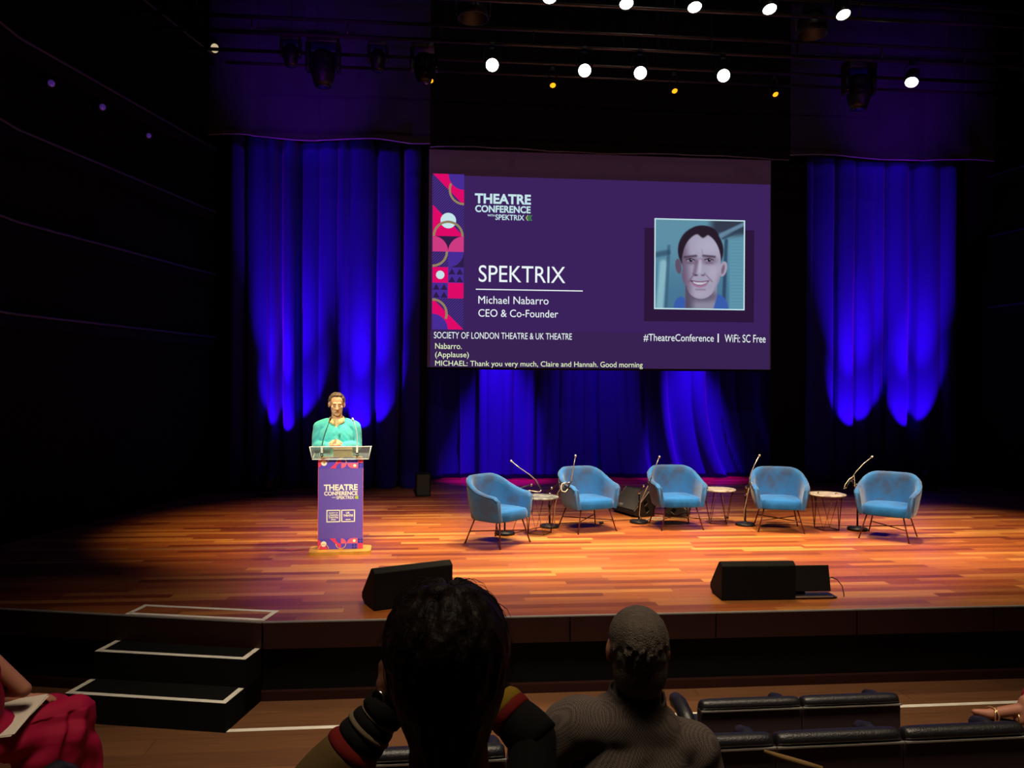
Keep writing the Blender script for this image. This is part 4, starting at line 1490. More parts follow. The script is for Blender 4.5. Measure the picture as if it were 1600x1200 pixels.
# flat confidence screen next to it
PLAST = mat('dark plastic', lin(40, 38, 38), 0.4)
cm = thing('monitor_screen', 'small flat screen lying back on the stage edge beside the wedge speaker', 'screen', (3.13, 6.50, STAGE), R(-1))
tl = Matrix.Translation((0, 0.02, 0.15)) @ Matrix.Rotation(R(-12), 4, 'X')
mb = MB()
mb.box((0, 0, 0), (0.55, 0.035, 0.225), PLAST, tl, 0.006)
mb.build('case', PLAST, cm)
mb = MB()
mb.box((0, 0.019, 0), (0.52, 0.003, 0.195), emis('screen glow', lin(20, 24, 34), 0.6), tl)
mb.build('screen', None, cm)
mb = MB()
mb.box((0, -0.02, 0.012), (0.58, 0.17, 0.012), PLAST, None, 0.003)
mb.box((0.0, 0.02, 0.03), (0.10, 0.03, 0.05), PLAST, None, 0.003)
mb.build('stand', PLAST, cm)
mb = MB()
mb.box((0, -0.105, 0.02), (0.50, 0.008, 0.010), TRIM)  # silver strip standing in for light reflected under the case
mb.build('reflection_strip', TRIM, cm)
mb = MB()
mb.tube([(0.27, 0.02, 0.15), (0.30, 0.02, 0.155), (0.34, 0.0, 0.14), (0.37, -0.03, 0.09), (0.375, -0.05, 0.03), (0.372, -0.06, 0.006)], [0.008, 0.006, 0.004, 0.004, 0.004, 0.004], 8, STEEL)
mb.lathe([(0.008, 0), (0.008, 0.02)], 10, CREAMP, Matrix.Translation((0.274, 0.02, 0.15)) @ Matrix.Rotation(R(90), 4, 'Y'))
mb.build('cable', STEEL, cm)


# cables on the boards
def cable(label, pts, m, r=0.006, z=STAGE):
    P = [Vector((x, y, z + r)) for x, y in pts]
    out = []
    for i in range(len(P) - 1):
        p0, p1, p2, p3 = P[max(i - 1, 0)], P[i], P[i + 1], P[min(i + 2, len(P) - 1)]
        for k in range(8):
            t = k / 8
            out.append(0.5 * ((2 * p1) + (-p0 + p2) * t + (2 * p0 - 5 * p1 + 4 * p2 - p3) * t * t + (-p0 + 3 * p1 - 3 * p2 + p3) * t ** 3))
    out.append(P[-1])
    mb = MB()
    mb.tube(out, r, 6, m)
    return tag(mb.build('cable', m), label, 'cable')


cable('black cable running along the boards behind the first two armchairs', [(0.88, 9.46), (1.15, 9.75), (1.6, 10.1), (2.1, 10.2), (2.6, 10.33)], STEEL, 0.004)
cable('coiled pale cable on the floor beside the middle microphone stand', [(2.72, 10.14), (2.78, 10.3), (2.9, 10.42), (3.0, 10.3), (2.9, 10.22), (2.84, 10.36), (3.05, 10.45)], CABLEW, 0.006)
cable('thin cable on the boards from the middle armchair to the side table', [(3.05, 10.45), (3.3, 10.34), (3.55, 10.33), (3.8, 10.36), (3.9, 10.34)], STEEL, 0.004)
cable('thin black cable on the boards behind the last armchair', [(4.35, 10.0), (4.8, 9.95), (5.3, 9.72), (5.9, 9.66)], STEEL, 0.004)
for x, y, lab in ((2.10, 10.06, 'small black cable plug on the boards behind the second armchair'), (3.92, 10.34, 'small black cable plug on the boards behind the pale side table')):
    mb = MB()
    mb.lathe([(0.006, -0.03), (0.014, -0.025), (0.014, 0.02), (0.009, 0.03)], 12, MICBLK, Matrix.Rotation(R(90), 4, 'Y'))
    tag(mb.build('cable_plug', MICBLK, None, None, (x, y, STAGE + 0.014)), lab, 'plug')
# joint line and metal track on the boards left of the lectern
mb = MB()
mb.box((-3.12, 8.81, STAGE + 0.0012), (3.45, 0.018, 0.003), ALU)
tag(mb.build('floor_track', ALU), 'thin metal track set into the boards left of the lectern', 'track')


# ------------------------------------------------------------------ floor lamps at the drapes
def uplight(label, x, y):
    t = thing('floor_lamp', label, 'stage light', (x, y, STAGE), 0, 'floor lamps below the drapes')
    mb = MB()
    mb.box((0, 0, 0.02), (0.26, 0.16, 0.04), STEEL, None, 0.006)
    mb.build('base', STEEL, t)
    for sx in (-1, 1):
        mb = MB()
        mb.box((sx * 0.135, 0, 0.17), (0.014, 0.05, 0.28), STEEL, None, 0.004)
        mb.build('yoke_arm', STEEL, t)
    mb = MB()
    M = Matrix.Translation((0, 0.0, 0.22)) @ Matrix.Rotation(R(-16), 4, 'X')
    mb.lathe([(0.06, -0.14), (0.10, -0.11), (0.118, 0.0), (0.118, 0.13), (0.105, 0.13), (0.100, 0.115)], 24, STEEL, M)
    mb.build('lamp_head', STEEL, t)


for (x, y), lab in zip(UPLIGHTS, ('black floor lamp at the foot of the left drape, left of the lectern', 'black floor lamp at the foot of the left drape, just right of the lectern',
                                  'black floor lamp at the foot of the right drape, behind the last side table', 'black floor lamp at the foot of the right drape, behind the last armchair')):
    uplight(lab, x, y)
bx = thing('stage_box', 'small black speaker box on the floor between the left drape and the back drape', 'speaker', (-0.33, 12.75, STAGE), 0.1)
mb = MB()
mb.box((0, 0, 0.19), (0.24, 0.22, 0.38), BLACK, None, 0.008)
mb.build('cabinet', BLACK, bx)
mb = MB()
mb.box((0, -0.113, 0.19), (0.20, 0.008, 0.33), STEEL, None, 0.003)
mb.build('grille', STEEL, bx)


# ------------------------------------------------------------------ lighting bars, trusses and lanterns
def ladder(label, y, z, x0, x1):
    t = thing('lighting_truss', label, 'truss', (x0, y, z))
    for k, dz in enumerate((0.0, 0.19)):
        mb = MB()
        mb.tube([(0, 0, dz), (x1 - x0, 0, dz)], 0.024, 10, PIPE)
        mb.build('chord', PIPE, t)
    x = 0.4
    while x < x1 - x0:
        mb = MB()
        mb.tube([(x, 0, 0.02), (x, 0, 0.17)], 0.012, 8, PIPE)
        mb.build('tie', PIPE, t)
        x += 1.15
    x = 0.9
    while x < x1 - x0:
        mb = MB()
        mb.tube([(x, 0, 0.19), (x, 0, 9.6 - z)], 0.005, 6, STEEL)
        mb.build('hanger', STEEL, t)
        x += 3.2


ladder('ladder truss of two pipes carrying the row of lit lamps', 9.6, 6.735, -3.9, 10.1)
ladder('upper ladder truss of two pipes at the top of the picture', 8.9, 6.92, -4.6, 10.4)


def bar(label, y, z, x0, x1):
    t = thing('lighting_bar', label, 'pipe', (x0, y, z))
    mb = MB()
    mb.tube([(0, 0, 0), (x1 - x0, 0, 0)], 0.024, 10, PIPE)
    mb.build('pipe', PIPE, t)
    for x in (1.0, (x1 - x0) / 2, x1 - x0 - 1.0):
        mb = MB()
        mb.tube([(x, 0, 0), (x, 0, 9.6 - z)], 0.005, 6, STEEL)
        mb.build('hanger', STEEL, t)


bar('single lighting bar hung behind the row of lit lamps, carrying amber lamps', 11.0, 7.10, -3.6, 9.8)
bar('single lighting bar carrying the unlit moving head lights', 10.3, 7.05, -3.8, 9.9)
bar('single lighting bar carrying the lamps at the very top of the picture', 8.3, 6.98, -4.6, 10.4)
bar('single dark lighting bar in front of the borders', 12.3, 7.45, -3.4, 9.8)
WLENS = emis('white lamp lens', (1.0, 0.97, 0.90, 1), 9)
ALENS = emis('amber lamp lens', lin(255, 150, 20), 2.2)


def lantern(label, loc, barz, tgt, r, lens, group, length=0.24, flap=True):
    """lens centre at loc, pointing to tgt; hung from a bar at height barz"""
    t = thing('stage_lantern', label, 'stage light', loc, 0, group)
    d = (Vector(tgt) - Vector(loc)).normalized()
    q = d.to_track_quat('Z', 'Y').to_matrix().to_4x4()
    mb = MB()
    mb.lathe([(r * 0.55, -length), (r * 1.05, -length * 0.8), (r * 1.15, -0.05), (r * 1.15, 0.012), (r * 1.02, 0.012), (r * 1.0, -0.002)], 24, STEEL, q)
    mb.build('body', STEEL, t)
    mb = MB()
    prof = [(r * math.cos(R(a)), 0.018 * math.sin(R(a))) for a in (0, 25, 50, 75, 89)]
    mb.lathe(prof, 24, lens, q)
    mb.build('lens', lens, t)
    mid = d * (-length * 0.45)
    h = barz - loc[2]
    mb = MB()
    mb.tube([mid + Vector((-r * 1.25, 0, 0)), mid + Vector((-r * 1.35, 0, 0.10)), Vector((mid.x - r * 1.0, mid.y, h - 0.06)), Vector((mid.x + r * 1.0, mid.y, h - 0.06)), mid + Vector((r * 1.35, 0, 0.10)), mid + Vector((r * 1.25, 0, 0))], 0.009, 8, STEEL)
    mb.box((mid.x, mid.y, h - 0.03), (0.05, 0.05, 0.07), STEEL)
    mb.build('yoke', STEEL, t)
    if flap:
        for k, a in enumerate((0, 180)):
            mb = MB()
            M = q @ Matrix.Rotation(R(a), 4, 'Z') @ Matrix.Translation((0, r * 1.15, 0.015)) @ Matrix.Rotation(R(-40), 4, 'X')
            mb.box((0, 0, r * 0.6), (r * 1.7, 0.003, r * 1.2), STEEL, M)
            mb.build('barn_door', STEEL, t)
    return t


names = ('first from the left', 'second from the left', 'third from the left', 'fourth from the left')
for k, (x, y, z) in enumerate(WHITE_LAMPS):
    lab = 'bright white lamp in the lower lamp row above the screen, %s' % names[k] if k < 4 else 'round white lamp hanging alone at the right end, above the right drape'
    lantern(lab, (x, y, z), 6.735, (x * 0.35 + 0.2, 1.5, 1.5) if k < 4 else (3.0, 6.0, 0.6), 0.078, WLENS, 'lit lamps in the lower lamp row', flap=False)
names = ('leftmost, cut by the edge', 'second from the left', 'third from the left', 'fourth from the left', 'rightmost')
for k, (x, y, z) in enumerate(TOP_LAMPS):
    lantern('white lamp lit at the top edge of the picture, ' + names[k], (x, y, z), 6.98, (x, 5.6, 1.0), 0.075, WLENS, 'lit lamps at the top edge', flap=False)
names = ('leftmost of the four', 'second of the four', 'third of the four', 'rightmost of the four')
for k, (x, y, z) in enumerate(((-0.21, 11, 6.785), (1.55, 11, 6.79), (3.35, 11, 6.78), (4.88, 11, 6.79))):
    lantern('small amber lamp below the dark bar above the screen, ' + names[k], (x, y, z), 7.10, (x + (0.5 if k > 1 else 0.1), 6.5, 1.0), 0.042, ALENS, 'small amber lamps', 0.18, False)


def moving_head(label, loc, barz, s=1.0):
    t = thing('moving_head_light', label, 'stage light', loc, 0, 'unlit moving head lights on the bars')
    h = barz - loc[2]
    mb = MB()
    mb.box((0, 0, 0.33 * s), (0.34 * s, 0.24 * s, 0.12 * s), STEEL, None, 0.012)
    mb.tube([(0, 0, min(0.36 * s, h - 0.04)), (0, 0, h + 0.02)], 0.02, 8, STEEL)
    mb.build('base', STEEL, t)
    for sx in (-1, 1):
        mb = MB()
        mb.box((sx * 0.17 * s, 0, 0.13 * s), (0.05 * s, 0.13 * s, 0.32 * s), STEEL, None, 0.012)
        a = mb.build('arm', STEEL, t)
        mb = MB()
        mb.lathe([(0.020 * s, 0), (0.016 * s, 0.008)], 12, CHROME, Matrix.Translation((sx * 0.17 * s, -0.066 * s, 0.02 * s)) @ Matrix.Rotation(R(90), 4, 'X'))
        mb.build('pivot_cap', CHROME, a)
    mb = MB()
    mb.lathe([(0.09 * s, 0.20 * s), (0.135 * s, 0.14 * s), (0.135 * s, -0.05 * s), (0.11 * s, -0.15 * s), (0.09 * s, -0.20 * s), (0.08 * s, -0.19 * s)], 24, STEEL)
    hd = mb.build('head', STEEL, t)
    mb = MB()
    mb.lathe([(0.085 * s, -0.195 * s), (0.05 * s, -0.205 * s), (0.01, -0.208 * s)], 24, mat('dark glass', lin(30, 30, 44), 0.1))
    mb.build('lens', None, hd)


for lab, loc, bz_, s_ in (('large unlit moving head light hanging above the left drape', (-1.60, 10.3, 6.60), 7.05, 1.15),
                          ('unlit moving head light hanging left of the first white lamp', (-0.28, 10.3, 6.66), 7.05, 0.95),
                          ('small unlit moving head light at the left end of the truss', (-2.02, 10.3, 6.76), 7.05, 0.70),
                          ('small unlit moving head light between the two large ones above the left drape', (-0.89, 10.3, 6.74), 7.05, 0.70),
                          ('large unlit moving head light above the right drape, left of the last white lamp', (5.78, 10.3, 6.58), 7.05, 1.15)):
    moving_head(lab, loc, bz_, s_)
for lab, x in (('large unlit scoop lamp at the top edge, left of the second white lamp', 0.33), ('large unlit scoop lamp at the top edge, between the two right-hand white lamps', 4.55)):
    t = thing('scoop_lamp', lab, 'stage light', (x, 9.2, 6.98), 0, 'unlit scoop lamps')
    mb = MB()
    mb.lathe([(0.06, 0.28), (0.10, 0.22), (0.16, 0.05), (0.19, -0.14), (0.175, -0.14), (0.14, 0.04)], 28, STEEL)
    mb.build('hood', STEEL, t)
    for sx in (-1, 1):
        mb = MB()
        mb.tube([(sx * 0.20, 0, -0.10), (sx * 0.21, 0, 0.1), (sx * 0.12, 0, 0.42)], 0.008, 8, PIPE)
        mb.build('yoke_arm', PIPE, t)

# ------------------------------------------------------------------ side galleries
DIMRAIL = mat('gallery rail paint', lin(84, 80, 96), 0.5, 0.2)


def gallery(side, z, lab):
    pts = [(-4.95, 3.0), (-4.95, 9.2), (-3.95, 13.3)] if side < 0 else [(10.6, 3.0), (10.6, 9.2), (10.1, 13.3)]
    t = thing('side_gallery', lab, 'gallery', (pts[0][0], pts[0][1], z))
    loc = [Vector((x - pts[0][0], y - pts[0][1], 0)) for x, y in pts]
    o = Vector((0.10 * -side, 0, 0))
    mb = MB()
    for a, b in zip(loc, loc[1:]):
        mb.faces([a, b, b + o, a + o, a - Vector((0, 0, 0.12)), b - Vector((0, 0, 0.12)), b + o - Vector((0, 0, 0.12)), a + o - Vector((0, 0, 0.12))],
                 [(0, 1, 2, 3), (7, 6, 5, 4), (3, 2, 6, 7), (1, 0, 4, 5), (0, 3, 7, 4), (2, 1, 5, 6)], BLACK)
    mb.build('ledge', BLACK, t)
    mb = MB()
    mb.tube([p + o * 1.2 + Vector((0, 0, 0.03)) for p in loc], 0.018, 8, DIMRAIL)
    mb.build('rail', DIMRAIL, t)


for z, lab in ((7.9, 'highest'), (6.35, 'second highest'), (5.30, 'middle'), (4.25, 'second lowest'), (3.20, 'lowest')):
    gallery(-1, z, 'dim gallery ledge with a thin rail on the left wall, ' + lab)
for z, lab in ((6.3, 'highest'), (5.2, 'second highest'), (3.9, 'lowest')):
    gallery(1, z, 'dark gallery ledge with a thin rail on the right wall, ' + lab)
LENSV = mat('violet reflection lens', lin(150, 120, 220), 0.12, 0.3, emit=lin(70, 40, 150), estr=0.35)  # violet reflection painted into the lens colour and glow
CREAML = emis('cream lamp face', lin(206, 190, 150), 0.9)
for (p, lab, m_, r_) in (((-4.713, 9.68, 6.05), 'small wall lamp with a violet lens on the left wall, nearest the front', LENSV, 0.05),
                         ((-4.497, 10.56, 6.09), 'small wall lamp with a violet lens on the left wall, middle of the three', LENSV, 0.05),
                         ((-4.264, 11.52, 6.03), 'small wall lamp with a violet lens on the left wall, farthest back', LENSV, 0.045),
                         ((-3.82, 13.15, 8.02), 'round cream lamp high on the left wall beside the border', CREAML, 0.09)):
    t = thing('wall_lamp', lab, 'lamp', p)
    q = Vector((0.75, -0.7, -0.35)).to_track_quat('Z', 'Y').to_matrix().to_4x4()
    mb = MB()
    mb.lathe([(r_ * 0.7, -0.16), (r_ * 1.1, -0.12), (r_ * 1.15, 0.01), (r_, 0.01)], 20, STEEL, q)
    mb.tube([(0, 0, -0.03), (-0.16, 0.02, -0.03)], 0.012, 8, STEEL)
    mb.build('body', STEEL, t)
    mb = MB()
    mb.lathe([(r_ * 0.98, 0.004), (r_ * 0.7, 0.014), (0.004, 0.02)], 20, m_, q)
    mb.build('lens', m_, t)

# ------------------------------------------------------------------ stalls: risers and seats
for z, y1 in ((0.24, 3.62), (0.52, 2.72), (0.83, 1.80), (1.13, 0.85)):
    mb = MB()
    mb.box((2.8, (y1 - 0.9) / 2 - 0.05, z / 2), (14, y1 + 0.9, z), HALL_WOOD)
    struct(mb.build('floor', HALL_WOOD))


def seat_row(label, loc, rz, first_arm=False):
    """auditorium seat seen from behind; local +y faces the stage; origin on the floor under the back"""
    t = thing('auditorium_seat', label, 'theatre seat', loc, rz, 'black leather auditorium seats')
    w = 0.556
    mb = MB()
    mb.prism([(0.0, 0.18), (0.035, 0.18), (0.055, 0.70), (0.012, 0.70)], -0.285, 0.285, SEATBACK, lambda a, b, h: (h, a, b))
    mb.build('back_panel', SEATBACK, t)
    mb = MB()
    prof = [(-0.004, 0.705), (-0.008, 0.730), (0.006, 0.752), (0.035, 0.758), (0.075, 0.745), (0.105, 0.70), (0.115, 0.60), (0.10, 0.44), (0.055, 0.42), (0.06, 0.70)]
    vs, fs = [], []
    xs = [-0.284, -0.274, -0.245, 0, 0.245, 0.274, 0.284]
    ks = [0.55, 0.86, 1.0, 1.0, 1.0, 0.86, 0.55]
    for x, k in zip(xs, ks):
        for a, b in prof:
            vs.append((x, 0.045 + (a - 0.045) * k, 0.66 + (b - 0.66) * (0.6 + 0.4 * k)))
    n = len(prof)
    for i in range(len(xs) - 1):
        for j in range(n):
            fs.append((i * n + j, (i + 1) * n + j, (i + 1) * n + (j + 1) % n, i * n + (j + 1) % n))
    fs += [tuple(range(n)), tuple(range((len(xs) - 1) * n, len(xs) * n))[::-1]]
    mb.faces(vs, fs, LEATHER, True)
    mb.build('back_cushion', LEATHER, t, None, None, 0.0, 1)
    mb = MB()
    mb.box((0, 0.0, 0.702), (0.570, 0.012, 0.007), TRIM)
    mb.build('trim_strip', TRIM, t)
    mb = MB()
    mb.box((0, 0.30, 0.42), (w - 0.07, 0.44, 0.11), LEATHER, None, 0.03)
    mb.build('seat_cushion', LEATHER, t)
    mb = MB()
    mb.box((0, 0.25, 0.2), (0.10, 0.10, 0.4), STEEL)
    mb.build('pedestal', STEEL, t)

    def arm(x, pts, r):
        mb = MB()
        mb.tube([(x, y, z) for y, z in pts], r, 12, LEATHER)
        mb.build('armrest', LEATHER, t)
        mb = MB()
        mb.tube([(x, 0.10, 0.62), (x, 0.11, 0.5), (x, 0.12, 0.3), (x, 0.12, 0.0)], [0.024, 0.026, 0.024, 0.024], 10, STEEL)
        mb.build('arm_post', STEEL, t)
    arm(0.245, [(0.12, 0.645), (0.15, 0.660), (0.22, 0.660), (0.27, 0.645), (0.29, 0.61)], [0.025, 0.034, 0.036, 0.036, 0.026])
    if first_arm:
        arm(-0.345, [(0.00, 0.585), (0.02, 0.62), (0.08, 0.648), (0.20, 0.672), (0.255, 0.668), (0.275, 0.63)], [0.026, 0.040, 0.042, 0.042, 0.040, 0.028])
    return t


P0 = seat_row('black leather seat in the front row, left of the pair, with a padded armrest', (1.685, 4.05, 0), R(0.5), True)
seat_row('black leather seat in the front row, right of the pair', (2.26, 4.055, 0), R(0.5))
for k, (x, lab) in enumerate(((0.555, 'black leather seat in the second row, just right of the striped sleeve'), (1.125, 'black leather seat in the second row, beside the grey jacket'),
                              (1.70, 'black leather seat in the second row, in front of the camera behind the front pair'), (2.275, 'black leather seat in the second row at the lower right corner'),
                              (-0.02, 'black leather seat in the second row between the dark-haired head and the striped sleeve'))):
    seat_row(lab, (x, 3.135 + 0.012 * (x - 1.4), 0.235), R(0.8))
# armrest of a seat end at the lower left corner
e = thing('seat_armrest', 'black padded armrest at the lower left corner below the red dress', 'armrest', (-1.53, 3.05, 0.24))
mb = MB()
mb.tube([(-0.05, -0.08, 0.66), (-0.02, -0.02, 0.69), (0.04, 0.10, 0.70), (0.06, 0.16, 0.67)], [0.035, 0.045, 0.048, 0.03], 12, LEATHER)
mb.build('pad', LEATHER, e)
mb = MB()
mb.tube([(0.0, 0.03, 0.66), (0.0, 0.03, 0.0)], 0.03, 10, STEEL)
mb.build('post', STEEL, e)

# ------------------------------------------------------------------ audience
HAIRD = mat('dark brown hair', lin(58, 40, 32), 0.55, spec=0.4, vary=(40, lin(40, 27, 22), 0.4, 0.6), bump=(90, 0.3))
HAIRG = mat('grey hair', lin(96, 86, 74), 0.7, vary=(70, lin(84, 74, 64), 0.4, 0.62), bump=(220, 0.6))
LAN = mat('red lanyard', lin(150, 20, 28), 0.6)
KNIT = mat('black knit', lin(24, 23, 22), 0.9, bump=(420, 0.25))
CREAMK = mat('cream stripe', lin(150, 134, 104), 0.9)
MUST = mat('mustard cloth', lin(132, 104, 58), 0.9)
REDK = mat('red cloth', lin(150, 34, 30), 0.9)
YELK = mat('yellow cloth', lin(178, 142, 34), 0.9)


def tweed():
    m = mat('grey brown check jacket', lin(100, 88, 80), 0.95, spec=0.05)
    nt = m.node_tree
    b = nt.nodes['Principled BSDF']
    tc = nt.nodes.new('ShaderNodeTexCoord')
    ck = nt.nodes.new('ShaderNodeTexChecker')
    ck.inputs['Scale'].default_value = 240
    ck.inputs['Color1'].default_value = lin(112, 100, 92)
    ck.inputs['Color2'].default_value = lin(72, 64, 61)
    nt.links.new(tc.outputs['Object'], ck.inputs['Vector'])
    nt.links.new(ck.outputs['Color'], b.inputs['Base Color'])
    return m


TWEED = tweed()
SHIRTG = mat('pale collar', lin(150, 136, 118), 0.8)

# person in the check jacket
p2 = thing('person', 'person with short grey hair in a grey check jacket, seen from behind', 'person', (0.55, 2.20, 0.52))
M2 = Matrix.Translation((0.022, 0.02, 1.172)) @ Matrix.Rotation(R(176), 4, 'Z') @ Matrix.Rotation(R(4), 4, 'X')
B2 = head_prims(M2, 1.06)
B2 += [('c', (0.01, 0.0, 1.0), (0.022, 0.015, 1.12), 0.062, 0.062), ('c', (-0.15, 0, 0.90), (0.15, 0, 0.86), 0.07, 0.07), ('e', (0, 0, 0.72), (0.17, 0.12, 0.22), None), ('e', (0, 0.02, 0.53), (0.18, 0.15, 0.12), None)]
for s_ in (-1, 1):
    B2 += [('c', (0.20 * s_, 0, 0.86), (0.25 * s_, 0.05, 0.60), 0.05, 0.042), ('c', (0.25 * s_, 0.05, 0.60), (0.12 * s_, 0.30, 0.56), 0.04, 0.03),
           ('c', (0.10 * s_, 0.05, 0.50), (0.12 * s_, 0.47, 0.50), 0.085, 0.06), ('c', (0.12 * s_, 0.47, 0.50), (0.12 * s_, 0.47, 0.08), 0.058, 0.04), ('c', (0.12 * s_, 0.45, 0.05), (0.13 * s_, 0.62, 0.04), 0.042, 0.035)]
    B2 += hand_prims((0.12 * s_, 0.30, 0.56), (-0.4 * s_, 0.85, -0.05), (0, 0, -1), s_, 0.4)
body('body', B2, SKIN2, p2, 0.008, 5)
J2 = [('c', (-0.155, -0.005, 0.962), (0.165, 0.0, 0.880), 0.080, 0.078), ('c', (-0.04, 0, 0.95), (0.055, 0.0, 0.93), 0.095, 0.09), ('c', (0.012, 0.0, 0.96), (0.02, 0.008, 1.05), 0.090, 0.078), ('e', (0, 0.0, 0.75), (0.225, 0.14, 0.25), None), ('e', (0, 0.02, 0.55), (0.215, 0.16, 0.16), None)]
for s_, zo in ((-1, 0.045), (1, -0.03)):
    J2 += [('c', (0.185 * s_, 0.0, 0.905 + zo), (0.235 * s_, 0.02, 0.72 + zo), 0.076, 0.066), ('c', (0.235 * s_, 0.02, 0.72 + zo), (0.255 * s_, 0.05, 0.58), 0.066, 0.06), ('c', (0.255 * s_, 0.05, 0.58), (0.13 * s_, 0.28, 0.56), 0.058, 0.045)]


def fold2(v):
    k = math.sin(v.z * 55 - v.x * 42 + 3 * noise.noise(v * 7)) * max(0, 1 - abs(v.z - 0.84) / 0.16)
    return v + Vector((0, -0.006 * k if v.y < 0 else 0, 0.004 * noise.noise(v * 12)))


j2 = body('jacket', J2, TWEED, p2, 0.008, 8, cut=lambda c: c.z > 1.048 + 0.12 * (c.y + 0.03) - 0.15 * (c.x - 0.02), fn=fold2)
so = j2.modifiers.new('cloth thickness', 'SOLIDIFY')
so.thickness = 0.007
so.offset = 1
body('shirt_collar', [('c', (0.012, 0.002, 0.98), (0.022, 0.012, 1.078), 0.078, 0.070)], SHIRTG, p2, 0.006, 3, cut=lambda c: c.z > 1.085 + 0.1 * c.y - 0.22 * (c.x - 0.02))
T2 = [('e', (0, 0.03, 0.50), (0.19, 0.17, 0.11), None)]
for s_ in (-1, 1):
    T2 += [('c', (0.10 * s_, 0.05, 0.50), (0.12 * s_, 0.47, 0.50), 0.10, 0.075), ('c', (0.12 * s_, 0.47, 0.50), (0.12 * s_, 0.47, 0.10), 0.072, 0.06)]
body('trousers', T2, DARKCLOTH, p2, 0.01, 4)
H2 = [('e', M2 @ Vector((0, 0.024, 0.042)), (0.086, 0.106, 0.088), M2.to_3x3().to_4x4()), ('e', M2 @ Vector((0, 0.045, 0.0)), (0.080, 0.080, 0.085), M2.to_3x3().to_4x4()), ('e', M2 @ Vector((0, 0.044, -0.045)), (0.080, 0.076, 0.088), M2.to_3x3().to_4x4())]
hr = random.Random(9)
for i in range(260):
    th, ph = hr.uniform(-2.2, 2.2), hr.uniform(-0.75, 1.0)
    q = math.sqrt(max(0, 1 - ph * ph)) if ph > 0 else 1 - 0.28 * ph * ph
    if ph < -0.1 and abs(th) > 1.5:
        continue
    a_ = Vector((math.sin(th) * q * 0.083, 0.024 + math.cos(th) * q * 0.103, 0.042 + ph * 0.085))
    b_ = a_ + Vector((hr.uniform(-0.008, 0.008), 0.012 * (1 - abs(ph)), -0.02 if ph < 0.8 else 0.0))
    H2.append(('c', M2 @ (a_ * 0.985), M2 @ (b_ * 0.985), 0.0055, 0.0045))
body('hair', H2, HAIRG, p2, 0.004, 12, cut=lambda c: (M2.inverted() @ c).y < -0.055 - 0.4 * max(0, (M2.inverted() @ c).z - 0.05) and (M2.inverted() @ c).z < 0.07)

# dark-haired person in front of the camera
p1 = thing('person', 'person with thick dark hair and striped sleeves raised to the face, seen from behind', 'person', (0.01, 1.28, 0.83))
M1 = Matrix.Translation((-0.004, 0.025, 1.158)) @ Matrix.Rotation(R(186), 4, 'Z') @ Matrix.Rotation(R(8), 4, 'X')
B1 = head_prims(M1, 1.06)
B1 += [('c', (0.005, -0.02, 0.92), (0.0, 0.01, 1.12), 0.072, 0.062), ('c', (-0.07, -0.02, 0.925), (0.07, -0.02, 0.925), 0.056, 0.056), ('c', (-0.05, -0.01, 0.95), (-0.15, -0.02, 0.87), 0.05, 0.055), ('c', (0.05, -0.01, 0.95), (0.15, -0.02, 0.87), 0.05, 0.055), ('c', (-0.155, -0.02, 0.85), (0.155, -0.02, 0.85), 0.064, 0.064), ('e', (0, -0.01, 0.72), (0.17, 0.12, 0.22), None), ('e', (0, 0.02, 0.53), (0.18, 0.15, 0.12), None)]
EL, WL = Vector((-0.204, 0.19, 0.915)), Vector((-0.114, 0.205, 1.020))
ER, WR = Vector((0.163, 0.16, 0.972)), Vector((0.085, 0.215, 1.035))
for s_, el, wr in ((-1, EL, WL), (1, ER, WR)):
    B1 += [('c', (0.13 * s_, 0.0, 0.78), el, 0.042, 0.036), ('c', el, wr, 0.036, 0.026),
           ('c', (0.10 * s_, 0.05, 0.50), (0.12 * s_, 0.47, 0.50), 0.085, 0.06), ('c', (0.12 * s_, 0.47, 0.50), (0.12 * s_, 0.47, 0.08), 0.058, 0.04), ('c', (0.12 * s_, 0.45, 0.05), (0.13 * s_, 0.62, 0.04), 0.042, 0.035)]
B1 += hand_prims(WL, (-0.02, 0.06, 1.0), (1.0, 0.35, 0), -1, 0.75, 0.95, 0.03)
B1 += hand_prims(WR, (-0.25, 0.1, 1.0), (-1.0, 0.3, 0), 1, 0.5, 1.0)
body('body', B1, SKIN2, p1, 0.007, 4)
# top with wide neckline
TP1 = [('c', (-0.155, -0.02, 0.81), (0.155, -0.02, 0.81), 0.078, 0.078), ('e', (0, -0.01, 0.70), (0.20, 0.135, 0.24), None), ('e', (0, 0.02, 0.53), (0.20, 0.16, 0.14), None)]
for s_, el in ((-1, EL), (1, ER)):
    TP1 += [('c', (0.13 * s_, 0.0, 0.78), el, 0.056, 0.050 if s_ < 0 else 0.045)]
body('top', TP1, KNIT, p1, 0.008, 6, cut=lambda c: c.z > 0.865 and abs(c.x) < 0.115 and c.y < 0.08)
for nm, el, wr, bands in (('left_sleeve', EL, WL, ((-0.55, 0.32, MUST, 0.066), (0.24, 0.42, REDK, 0.058), (0.42, 0.62, KNIT, 0.052), (0.60, 0.68, CREAMK, 0.051), (0.66, 0.82, KNIT, 0.047), (0.81, 0.84, CREAMK, 0.043), (0.86, 1.10, KNIT, 0.046))),
                          ('right_sleeve', ER, WR, ((-0.12, 0.60, KNIT, 0.050), (0.45, 0.75, REDK, 0.047), (0.60, 0.86, YELK, 0.046), (0.84, 1.05, KNIT, 0.042)))):
    sl = MB()
    for a, b, m_, r_ in bands:
        p, q = el.lerp(wr, a), el.lerp(wr, b)
        n_ = 6
        sl.tube([p.lerp(q, i / n_) for i in range(n_ + 1)], [r_ * (0.93 + 0.09 * math.sin(PI * i / n_)) * (1 - 0.16 * (i / n_)) for i in range(n_ + 1)], 18, m_)
    sl.build('sleeve', None, p1)
